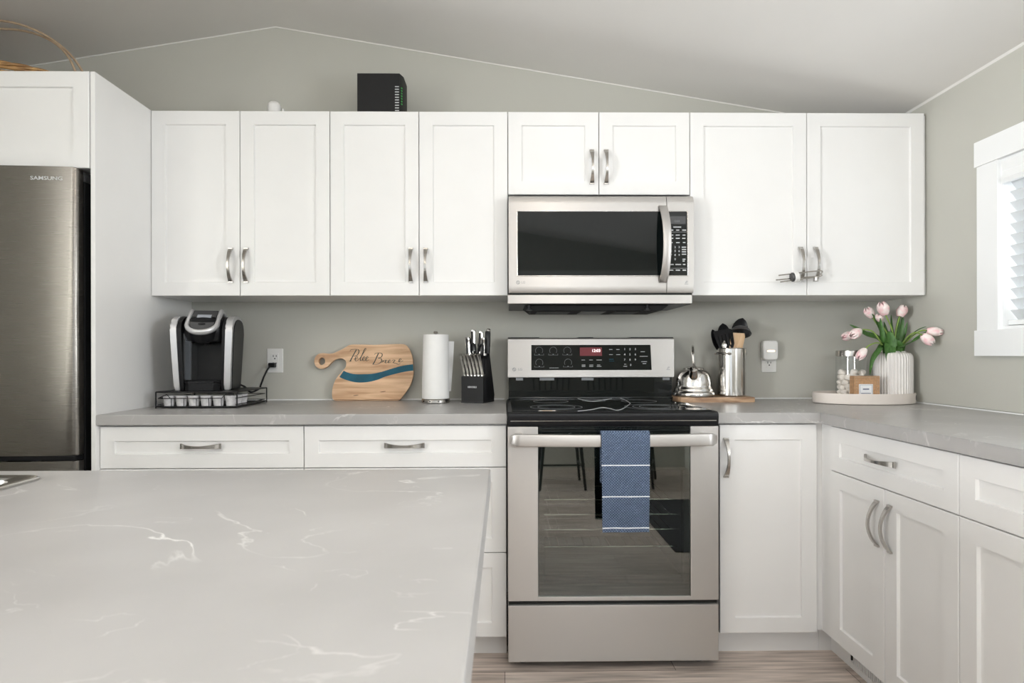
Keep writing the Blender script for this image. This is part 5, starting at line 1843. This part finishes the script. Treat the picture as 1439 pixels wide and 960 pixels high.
def leafhead(bm, w, h, z0, depth, th=0.0022, n=24):
    """spoon bowl: pointed oval dish opening towards -y"""
    rows, back = [], []
    for i in range(13):
        s = i / 12
        ww = max(0.0015, w * math.sin(PI * min(1, 0.08 + s * 0.92)) ** 0.55)
        rows.append([(ww * (k / 6 - 1), depth * (1 - (k / 6 - 1) ** 2) * math.sin(PI * s) , z0 + h * s) for k in range(13)])
    for r in rows:
        back.append([(x, y + th, z) for x, y, z in r])
    vf = [[bm.verts.new(p) for p in r] for r in rows]
    vb = [[bm.verts.new(p) for p in r] for r in back]
    for g_ in (vf, vb):
        for a, b in zip(g_, g_[1:]):
            for k in range(12):
                bm.faces.new((a[k], a[k + 1], b[k + 1], b[k]))
    for i in range(12):
        for k in (0, 12):
            bm.faces.new((vf[i][k], vf[i + 1][k], vb[i + 1][k], vb[i][k]))
    for k in range(12):
        for i in (0, 12):
            bm.faces.new((vf[i][k], vf[i][k + 1], vb[i][k + 1], vb[i][k]))


def b_spoon(w, h, depth):
    def f(t, L):
        handle_rod(t, L)
        bm = B(); leafhead(bm, w, h, L - 0.012, depth); finish('bowl', bm, 'black', t)
    return f


def b_turner(t, L):
    handle_rod(t, L)
    bm = B()
    o_ = [(-0.018, L - 0.004), (-0.040, L + 0.022), (-0.047, L + 0.105), (0.040, L + 0.098), (0.038, L + 0.020), (0.018, L - 0.004)]
    fr = lambda u, v, d: (u, d - 0.9 * (v - L) * (v - L) - 0.001, v)
    # blade made of bars so that the slots are really open
    prism(bm, [(-0.014, L - 0.006), (-0.026, L + 0.006), (-0.034, L + 0.022), (0.034, L + 0.022), (0.026, L + 0.006), (0.014, L - 0.006)], -0.0012, 0.0012, fr)
    prism(bm, [(-0.040, L + 0.074), (-0.0415, L + 0.094), (-0.036, L + 0.100), (0.032, L + 0.093), (0.0395, L + 0.086), (0.0395, L + 0.074)], -0.0012, 0.0012, fr)
    for k in range(6):
        a0 = -0.034 + 0.0136 * k; b0 = -0.040 + 0.0159 * k
        wa, wb = (0.0105, 0.0128) if k in (0, 5) else (0.0098, 0.0118)
        if k == 5: a0, b0 = 0.034 - wa, 0.0395 - wb
        for s0, s1 in ((0.022, 0.048), (0.048, 0.074)):
            f0, f1 = (s0 - 0.022) / 0.052, (s1 - 0.022) / 0.052
            xa0, xa1 = a0 + (b0 - a0) * f0, a0 + (b0 - a0) * f1
            w0, w1 = wa + (wb - wa) * f0, wa + (wb - wa) * f1
            prism(bm, [(xa0, L + s0), (xa0 + w0, L + s0), (xa1 + w1, L + s1), (xa1, L + s1)], -0.0012, 0.0012, fr)
    finish('slotted_blade', bm, 'black', t)


def b_ladle(t, L):
    handle_rod(t, L)
    bm = B()
    R0 = 0.045
    m_ = Matrix.Translation((0, -0.034, L - 0.010)) @ Matrix.Rotation(math.radians(158), 4, 'X')
    lathe(bm, [(0.001, -R0 * 0.72)] + [(R0 * math.sin(a), -R0 * 0.72 * math.cos(a)) for a in [PI / 2 * k / 8 for k in range(1, 9)]] + [(R0 + 0.002, 0.001), (R0 - 0.002, 0.001)] + [((R0 - 0.0025) * math.sin(a), -(R0 - 0.0025) * 0.72 * math.cos(a)) for a in [PI / 2 * k / 8 for k in range(8, 0, -1)]] + [(0.001, -R0 * 0.66)], 32, mtx=m_)
    finish('bowl', bm, 'grey', t)


def b_spatula(t, L):
    bm = B()
    paddle(bm, [(-0.008, 0), (0.008, 0), (0.009, L - 0.03), (0.030, L - 0.002), (0.033, L + 0.065), (0.027, L + 0.080), (-0.024, L + 0.074), (-0.031, L + 0.060), (-0.028, L - 0.002), (-0.009, L - 0.03)], 0.008, 0.0)
    finish('paddle', bm, 'spatula', t)


# positions relative to the pot: base inside, tip just above the rim
utensil('solid_spoon', 'black spoon at the far left of the utensil pot, edge on', 'spoon', (0.02, 0.0, 0.01), (-0.054, 0.004, ph + 0.002), math.radians(30), b_spoon(0.026, 0.100, 0.010), 0)
utensil('serving_spoon', 'black pointed spoon behind the slotted turner in the pot', 'spoon', (0.02, 0.03, 0.01), (-0.012, 0.032, ph + 0.018), math.radians(8), b_spoon(0.034, 0.110, 0.008), 0)
utensil('slotted_turner', 'black slotted turner leaning at the front left of the pot', 'turner', (0.03, -0.02, 0.01), (-0.026, -0.030, ph - 0.010), math.radians(-14), b_turner, 0)
utensil('slotted_spoon', 'black oval spoon standing tallest, at the back right of the pot', 'spoon', (-0.03, 0.02, 0.01), (0.046, 0.036, ph + 0.052), math.radians(-8), b_spoon(0.036, 0.104, 0.012), 0)
utensil('ladle', 'black ladle with its bowl turned down over the right of the pot', 'ladle', (-0.03, 0.0, 0.01), (0.038, 0.014, ph + 0.075), math.radians(0), b_ladle, 0)
utensil('wooden_spatula', 'flat beech spatula leaning right in the utensil pot', 'spatula', (-0.03, -0.025, 0.01), (0.006, -0.032, ph - 0.008), math.radians(0), b_spatula, 0)
# steel spoon handle catch at the left
t = thing('steel_spoon', 'small shiny steel spoon head at the left rim of the utensil pot', 'spoon', pc + Vector((-0.030, -0.030, 0.012)), (math.radians(2), math.radians(-4), 0), 'utensils in the steel pot')
bm = B(); tube(bm, [(0, 0, 0), (0, 0, ph - 0.012)], 0.003, 8); finish('handle', bm, 'chrome', t)
bm = B(); leafhead(bm, 0.011, 0.036, ph - 0.014, 0.005, 0.0016); finish('bowl', bm, 'chrome', t)

# ---------------------------------------------------------------- tray with jar, box and vase
TX, TY = 1.565, 2.555
TA, TB = 0.215, 0.128
tray = thing('serving_tray', 'cream oval tray with cut-out handles in the worktop corner', 'tray', (TX, TY, ZC + 0.0005))
bm = B(); TH_ = 0.046
lathe(bm, [(0, 0), (0.93, 0), (0.985, 0.002), (1.0, 0.007), (1.0, TH_ - 0.002), (0.995, TH_), (0.985, TH_), (0.978, TH_ - 0.003), (0.975, 0.010), (0.93, 0.006), (0, 0.005)], 72, sx=TA, sy=TB)
finish('body', bm, 'tray', tray, 40)
bm = B()
for a in (math.radians(-27), math.radians(153)):
    p = Vector((TA * math.cos(a), TB * math.sin(a), 0.026)); nrm = Vector((math.cos(a) / TA, math.sin(a) / TB, 0)).normalized()
    q = nrm.to_track_quat('Z', 'Y').to_matrix().to_4x4()
    lathe(bm, [(0, 0), (0.011, 0), (0.011, 0.0012), (0, 0.0012)], 20, mtx=Matrix.Translation(p - nrm * 0.0004) @ q)
    # strap stitched in the middle of the opening
finish('handle_opening', bm, 'grey', tray)
TZ = ZC + 0.0066

JX, JY = X(1196.0, 2.585, 520), 2.585
jr = (X(1214.8, JY - 0.01, 520) - X(1177.0, JY - 0.01, 520)) / 2
jh = Z(501.0, 1195, JY) - TZ
jl = Z(492.5, 1195, JY) - TZ
jar = thing('glass_jar', 'clear glass jar of marshmallows with a steel lid on the tray', 'jar', (JX, JY, TZ))
bm = B(); lathe(bm, [(0, 0), (jr - 0.004, 0), (jr, 0.004), (jr, jh)], 48); finish('glass', bm, 'glass', jar, 40)
bm = B(); lathe(bm, [(0, jh + 0.0005), (jr - 0.001, jh + 0.0005), (jr + 0.001, jh + 0.002), (jr + 0.001, jl - 0.002), (jr - 0.001, jl), (0, jl)], 48); finish('lid', bm, 'nickel', jar, 40)
mm = None
rnd = random.Random(5)
zz = 0.019
for lay in range(6):
    cnt = 9 if lay < 5 else 5
    for k in range(cnt):
        if k == 8:
            r, a = 0.0, 0.0
        else:
            r, a = (jr - 0.0185), 2 * PI * (k + 0.5 * (lay % 2)) / (8 if cnt == 9 else 5) + rnd.uniform(-0.05, 0.05)
        rot = Euler((rnd.uniform(0, PI), rnd.uniform(0, PI), rnd.uniform(0, PI)))
        if mm is None:
            bm = B(); lathe(bm, [(0, -0.0125), (0.0095, -0.0125), (0.0120, -0.0105), (0.0128, -0.004), (0.0128, 0.004), (0.0120, 0.0105), (0.0095, 0.0125), (0, 0.0125)], 18)
            mm = o = finish('marshmallow', bm, 'marsh', None, 60)
        else:
            o = mm.copy(); C.objects.link(o)
        o.location = (JX + r * math.cos(a), JY + r * math.sin(a), TZ + zz + (0.004 if k == 8 else rnd.uniform(-0.001, 0.001)))
        o.rotation_euler = rot
        tag(o, 'white marshmallow heaped in the glass jar', 'marshmallow', 'marshmallows in the jar')
    zz += 0.0212

# kraft box
KX0, KX1, KYF = X(1200.5, 2.475, 545), X(1236.5, 2.475, 545), 2.475
kh = Z(528.6, 1218, 2.475) - TZ
t = thing('kraft_box', 'small brown kraft box with a white label in front of the vase', 'box', ((KX0 + KX1) / 2, KYF, TZ), 0)
hw = (KX1 - KX0) / 2
bm = B(); box(bm, -hw, hw, 0, 0.034, 0, kh, 0.0015); finish('carton', bm, 'kraft', t)
bm = B(); box(bm, -hw, hw - 0.0, -0.0006, 0.0346, kh - 0.010, kh - 0.0092); finish('lid_seam', bm, 'acacia_dark', t)
bm = B()
rnd2 = random.Random(3)
for k in range(15):
    x = -hw + 0.006 + (2 * hw - 0.012) * k / 14
    box(bm, x - 0.0022, x + 0.0022, -0.0007, 0.0, kh - 0.0075 + 0.002 * (k % 2), kh - 0.004 + 0.002 * (k % 2))
for k in range(9):
    z = 0.006 + (kh - 0.022) * k / 8
    for s in (-1, 1):
        box(bm, s * (hw - 0.010) - 0.002, s * (hw - 0.010) + 0.002, -0.0007, 0.0, z, z + 0.004)
finish('printed_pattern', bm, 'rattan_pale', t)
lw, l0, l1 = hw * 0.54, 0.0, kh * 0.70
lcx = -hw * 0.10
bm = B(); box(bm, lcx - lw, lcx + lw, -0.0012, -0.0002, l0 + 0.001, l1); lb = finish('paper_label', bm, 'paper_label', t)
bm = B()
e = 0.003
for a in ((lcx - lw + e, lcx + lw - e, l1 - e - 0.0012, l1 - e), (lcx - lw + e, lcx + lw - e, l0 + 0.004, l0 + 0.0052), (lcx - lw + e, lcx - lw + e + 0.0012, l0 + 0.004, l1 - e), (lcx + lw - e - 0.0012, lcx + lw - e, l0 + 0.004, l1 - e),
          (lcx - lw * 0.45, lcx + lw * 0.45, l1 * 0.70, l1 * 0.77), (lcx - lw * 0.7, lcx + lw * 0.7, l1 * 0.49, l1 * 0.53), (lcx - lw * 0.35, lcx + lw * 0.35, l1 * 0.37, l1 * 0.41)):
    box(bm, a[0], a[1], -0.0016, -0.001, a[2], a[3])
finish('label_print', bm, 'ink_blue', lb)

# ribbed vase
VX, VY = X(1255.0, 2.565, 530), 2.565
vr_ = (X(1279.3, VY - 0.01, 530) - X(1231.2, VY - 0.01, 530)) / 2
vh = Z(493.6, 1255, VY - 0.03) - TZ
vase = thing('ribbed_vase', 'off-white ribbed ceramic vase of tulips on the tray', 'vase', (VX, VY, TZ))
bm = B()
rn = vr_ * 0.63
prof = [(0, 0), (vr_ * 0.94, 0), (vr_ * 0.985, 0.004), (vr_, 0.012), (vr_, vh * 0.5), (vr_, vh - 0.034), (vr_ * 0.985, vh - 0.024), (vr_ * 0.93, vh - 0.014), (vr_ * 0.84, vh - 0.008), (rn + 0.006, vh - 0.006), (rn + 0.001, vh - 0.004), (rn, vh), (rn - 0.003, vh), (rn - 0.004, vh - 0.006), (rn - 0.004, 0.01), (0, 0.008)]
lathe(bm, prof, 320, rib=(40, 0.05))
finish('body', bm, 'ceramic', vase, 50)

# tulips: every stem its own thing
vtop = Vector((VX, VY, TZ + vh))


def blossom(bm, c, d, L, w, openness=0.0, ph=0.0):
    d = d.normalized()
    q = d.to_track_quat('Z', 'Y').to_matrix().to_4x4()
    m_ = Matrix.Translation(c) @ q @ Matrix.Rotation(ph, 4, 'Z')
    for ring in range(2):
        for k in range(3):
            a0 = 2 * PI * k / 3 + ring * PI / 3
            rows, rb = [], []
            for i in range(9):
                s = i / 8
                rad = w * (0.30 + 0.85 * math.sin(PI * min(1, s * 0.78 + 0.10)) ** 0.8) * (1.0 - 0.10 * ring) * (1 + openness * s)
                if s > 0.85: rad *= 1 - 2.2 * (s - 0.85)
                half = 1.12 * (math.sin(PI * (0.13 + 0.82 * s)) ** 0.6) * (1.0 if s < 0.7 else max(0.10, 1 - ((s - 0.7) / 0.3) ** 2 * 0.9))
                r = []
                for j in range(7):
                    u = j / 3 - 1
                    a = a0 + u * half * 0.92
                    rr_ = rad * (1 - 0.05 * u * u)
                    r.append((rr_ * math.cos(a), rr_ * math.sin(a), L * s - 0.10 * L * u * u * (s > 0.6)))
                rows.append(r)
                rb.append([(x * 0.93, y * 0.93, z) for x, y, z in r])
            vf = [[bm.verts.new(m_ @ Vector(p)) for p in r] for r in rows]
            vb = [[bm.verts.new(m_ @ Vector(p)) for p in r] for r in rb]
            for g_ in (vf, vb):
                for a, b in zip(g_, g_[1:]):
                    for j in range(6):
                        bm.faces.new((a[j], a[j + 1], b[j + 1], b[j]))
            for a, b in zip(vf, vb):
                pass
            for i in range(8):
                for j in (0, 6):
                    bm.faces.new((vf[i][j], vf[i + 1][j], vb[i + 1][j], vb[i][j]))
            for j in range(6):
                bm.faces.new((vf[8][j], vf[8][j + 1], vb[8][j + 1], vb[8][j]))


def leaf(parent, o, pts, w, up=(0, -1, 0.3), twist=0.0):
    """blade along a path; o = origin of the parent"""
    sp = smooth_path(pts, 6)
    N_ = len(sp)
    bm = B()
    top, bot = [], []
    for i, p in enumerate(sp):
        s = i / (N_ - 1)
        tng = (sp[min(i + 1, N_ - 1)] - sp[max(i - 1, 0)]).normalized()
        u = Vector(up).normalized()
        side = tng.cross(u)
        if side.length < 1e-3: side = Vector((1, 0, 0))
        side.normalize()
        if twist: side = (Matrix.Rotation(twist * s, 3, tng) @ side)
        nr = side.cross(tng).normalized()
        ww = w * max(0.03, (math.sin(PI * min(1.0, 0.22 + 0.78 * s)) ** 0.75))
        r = []
        for j in range(7):
            v = j / 3 - 1
            r.append(p - o + side * ww * v + nr * (0.35 * ww * v * v))
        top.append(r)
        bot.append([q - nr * 0.0009 for q in r])
    vf = [[bm.verts.new(p) for p in r] for r in top]
    vb = [[bm.verts.new(p) for p in r] for r in bot]
    for g_ in (vf, vb):
        for a, b in zip(g_, g_[1:]):
            for j in range(6):
                bm.faces.new((a[j], a[j + 1], b[j + 1], b[j]))
    for i in range(N_ - 1):
        for j in (0, 6):
            bm.faces.new((vf[i][j], vf[i + 1][j], vb[i + 1][j], vb[i][j]))
    for j in range(6):
        bm.faces.new((vf[0][j], vf[0][j + 1], vb[0][j + 1], vb[0][j]))
        bm.faces.new((vf[-1][j], vf[-1][j + 1], vb[-1][j + 1], vb[-1][j]))
    return finish('leaf', bm, 'leaf', parent, 70)


def tulip(label, stem, tipdir, L, w, leaves, ph=0.0, op=0.0):
    o = Vector(stem[0])
    t = thing('tulip', label, 'tulip', o, 0, 'tulips in the vase')
    sp = smooth_path(stem, 8)
    bm = B(); tube(bm, [p - o for p in sp], 0.0030, 8); finish('stem', bm, 'stem', t)
    bm = B(); blossom(bm, Vector(stem[-1]) - o - Vector(tipdir).normalized() * 0.001, Vector(tipdir), L, w, op, ph); finish('blossom', bm, 'petal', t, 60)
    for pts, wd, up in leaves:
        leaf(t, o, pts, wd, up)
    return t


def inside(dx, dy):
    return Vector((VX + dx, VY + dy, TZ + 0.05))


def lip(px, dy):
    return P(px, 492, VY + dy) + Vector((0, 0, 0.003))


FR = VY - 0.03
tulip('pink tulip nodding lowest on the left, over the jar lid', [inside(-0.01, -0.01), lip(1241, -0.02), P(1238.5, 484, FR - 0.02), P(1231.0, 482.0, FR - 0.04), P(1221.5, 485.5, FR - 0.05), P(1215.6, 491.0, FR - 0.05)],
      (-0.75, -0.15, -0.9), 0.058, 0.0170, [([inside(-0.012, 0.0), P(1240.5, 490, FR), P(1233, 494.5, FR - 0.025), P(1226, 505, FR - 0.042), P(1223, 518, FR - 0.042), P(1222.5, 527, FR - 0.035)], 0.011, (0.2, -1, 0.6))], 0.3)
tulip('pink tulip arching left, nearer of the pair above the jar', [inside(-0.012, 0.0), lip(1242, -0.012), P(1237, 480, FR - 0.01), P(1227, 466.5, FR - 0.02), P(1216, 463.3, FR - 0.025), P(1208.5, 464.8, FR - 0.03)],
      (-0.93, -0.25, -0.45), 0.060, 0.0190, [([inside(-0.014, 0.004), P(1243, 489, FR + 0.02), P(1232, 475, FR + 0.005), P(1217, 470, FR), P(1204, 462, FR), P(1194, 456.5, FR)], 0.016, (0, -0.9, 0.7))], 0.9)
tulip('pink tulip leaning left, farther of the pair above the jar', [inside(-0.015, 0.01), lip(1243, 0.01), P(1234, 476, VY + 0.01), P(1220, 468, VY + 0.015), P(1209, 467.0, VY + 0.015), P(1200, 469.5, VY + 0.015)],
      (-1.0, 0.1, -0.32), 0.055, 0.0175, [], 0.2)
tulip('pale tulip at the top left, half hidden behind the largest blossom', [inside(-0.006, 0.012), lip(1248, 0.02), P(1240, 468, VY + 0.02), P(1230, 452, VY + 0.025), P(1225.8, 446, VY + 0.028)],
      (-0.55, 0.1, 1.0), 0.052, 0.0165, [([inside(-0.01, 0.01), P(1247, 489, VY + 0.01), P(1240, 470, VY), P(1232, 452, VY), P(1225.5, 441, VY)], 0.013, (0.25, -1, 0.1))], 0.6, 0.15)
tulip('largest pink tulip, standing upright above the middle of the vase', [inside(0.0, -0.004), lip(1254, -0.01), P(1256, 478, FR + 0.01), P(1253, 462, FR + 0.005), P(1247.5, 449, FR), P(1244.0, 442, FR - 0.005)],
      (-0.42, -0.12, 1.0), 0.060, 0.0210, [([inside(0.002, -0.01), P(1246, 491, FR - 0.008), P(1240, 475, FR - 0.012), P(1238, 460, FR - 0.006), P(1237, 447, FR)], 0.014, (0.1, -1, 0.1)),
                                            ([inside(0.004, -0.012), P(1249, 493, FR - 0.012), P(1251, 482, FR - 0.018), P(1250, 472, FR - 0.016), P(1249.5, 465.5, FR - 0.01)], 0.025, (0, -1, 0.1))], 0.0)
tulip('drooping-petalled tulip just beneath the largest blossom', [inside(0.0, 0.004), lip(1251, 0.006), P(1247, 470, VY), P(1240, 458, VY - 0.004), P(1236.8, 451.5, VY - 0.006)],
      (-0.25, -0.15, 1.0), 0.036, 0.013, [([inside(0.0, 0.004), P(1250, 490, VY), P(1246, 470, VY + 0.01), P(1242, 452, VY + 0.01)], 0.011, (-0.3, -1, 0.1))], 1.4, 0.25)
tulip('pink tulip upright at the top right of the bouquet', [inside(0.008, 0.0), lip(1258, 0.0), P(1258, 474, VY), P(1260.5, 458, VY), P(1264.4, 444.5, VY - 0.005)],
      (0.38, -0.05, 1.0), 0.053, 0.0190, [([inside(0.01, 0.002), P(1258, 489, VY), P(1259, 470, VY + 0.008), P(1262, 452, VY + 0.012), P(1265, 441, VY + 0.012)], 0.013, (0.3, -1, 0.1)),
                                         ([inside(0.012, 0.008), P(1262, 489, VY + 0.012), P(1266, 468, VY + 0.016), P(1268, 452, VY + 0.018), P(1268.5, 444.5, VY + 0.018)], 0.010, (-0.3, -1, 0.1)),
                                         ([inside(0.012, 0.008), P(1264, 489, VY + 0.012), P(1269, 474, VY + 0.014), P(1273, 462, VY + 0.012), P(1275, 452, VY + 0.012)], 0.008, (-0.8, -0.8, 0.1)),
                                         ([inside(0.0, 0.016), P(1254, 489, VY + 0.02), P(1253, 465, VY + 0.025), P(1252, 442, VY + 0.025)], 0.010, (0.2, -1, 0.1))], 0.4)
F1, F2 = 2.40, 2.415
tulip('pink tulip bending right, nearer of the right-hand pair', [inside(0.012, -0.008), lip(1266, -0.030), P(1271, 479, 2.50), P(1280, 470, 2.455), P(1288, 467.5, 2.425), P(1296, 471, F1)],
      (0.75, -0.2, -0.72), 0.056, 0.0180, [([inside(0.012, -0.012), P(1263, 493, FR - 0.005), P(1268, 488, FR - 0.03), P(1283, 480, 2.46), P(1298, 470, 2.44), P(1311, 462.5, 2.43)], 0.013, (0, -0.5, 1.0)),
                                          ([inside(0.010, -0.012), P(1262, 495, FR - 0.008), P(1265, 489, FR - 0.022), P(1263, 483, FR - 0.024), P(1259, 477.5, FR - 0.02)], 0.018, (0, -1, 0.2))], 0.2)
tulip('pink tulip bending right, farther of the right-hand pair, beside the wall', [inside(0.014, -0.002), lip(1268, -0.015), P(1276, 478, 2.50), P(1288, 468, 2.455), P(1296, 464.5, 2.43), P(1302.5, 465.0, F2)],
      (1.0, -0.45, -0.14), 0.058, 0.0165, [([inside(0.016, 0.002), P(1267, 489, VY - 0.02), P(1278, 474, 2.51), P(1290, 464, 2.475), P(1302, 459, 2.445)], 0.012, (0, -0.6, 1.0))], 1.0)

# ---------------------------------------------------------------- behind the camera, mirrored in the oven door
t = thing('doormat', 'dark mat on the floor by the right wall, mirrored in the oven window', 'doormat', (1.37, 0.28, 0.0))
bm = B(); plateau = [rr2(0.40, 0.60, 0.0005, 0.02), rr2(0.40, 0.60, 0.006, 0.02), rr2(0.394, 0.594, 0.009, 0.018)]
loft(bm, plateau); finish('pile', bm, 'cushion_dark', t)


def chair(x, y, rot, label):
    t = thing('dining_chair', label, 'chair', (x, y, 0), rot)
    bm = B(); prism(bm, [(p.x, p.y) for p in smooth_path([(-0.20, -0.20, 0), (0, -0.215, 0), (0.20, -0.20, 0), (0.215, 0, 0), (0.18, 0.20, 0), (0, 0.21, 0), (-0.18, 0.20, 0), (-0.215, 0, 0)], 4, closed=True)], 0.435, 0.46, lambda u, v, d: (u, v, d), 0.006); finish('seat', bm, 'black', t)
    for sx in (-1, 1):
        for sy in (-1, 1):
            bm = B(); tube(bm, [(sx * 0.15, sy * 0.15, 0.436), (sx * 0.19, sy * 0.20, 0.0)], [0.016, 0.011], 10); finish('leg', bm, 'black', t)
    for k in range(7):
        u = -0.16 + 0.32 * k / 6
        bm = B(); tube(bm, [(u, 0.185 - 0.02 * (u / 0.16) ** 2, 0.458), (u * 1.15, 0.25, 0.90)], 0.0065, 8); finish('spindle', bm, 'black', t)
    bm = B(); tube(bm, [(-0.215, 0.245, 0.90), (0, 0.262, 0.905), (0.215, 0.245, 0.90)], 0.018, 10, flat=0.6); finish('top_rail', bm, 'black', t)
    bm = B(); tube(bm, [(-0.172, -0.02, 0.17), (0.172, -0.02, 0.17)], 0.008, 8)
    tube(bm, [(-0.172, -0.18, 0.18), (-0.172, 0.18, 0.18)], 0.008, 8); tube(bm, [(0.172, -0.18, 0.18), (0.172, 0.18, 0.18)], 0.008, 8); finish('stretcher', bm, 'black', t)
    return t


chair(0.48, -0.85, 0.0, 'black spindle-back chair mirrored at the left of the oven window')
chair(1.12, -0.95, 0.3, 'black spindle-back chair mirrored at the right of the oven window')
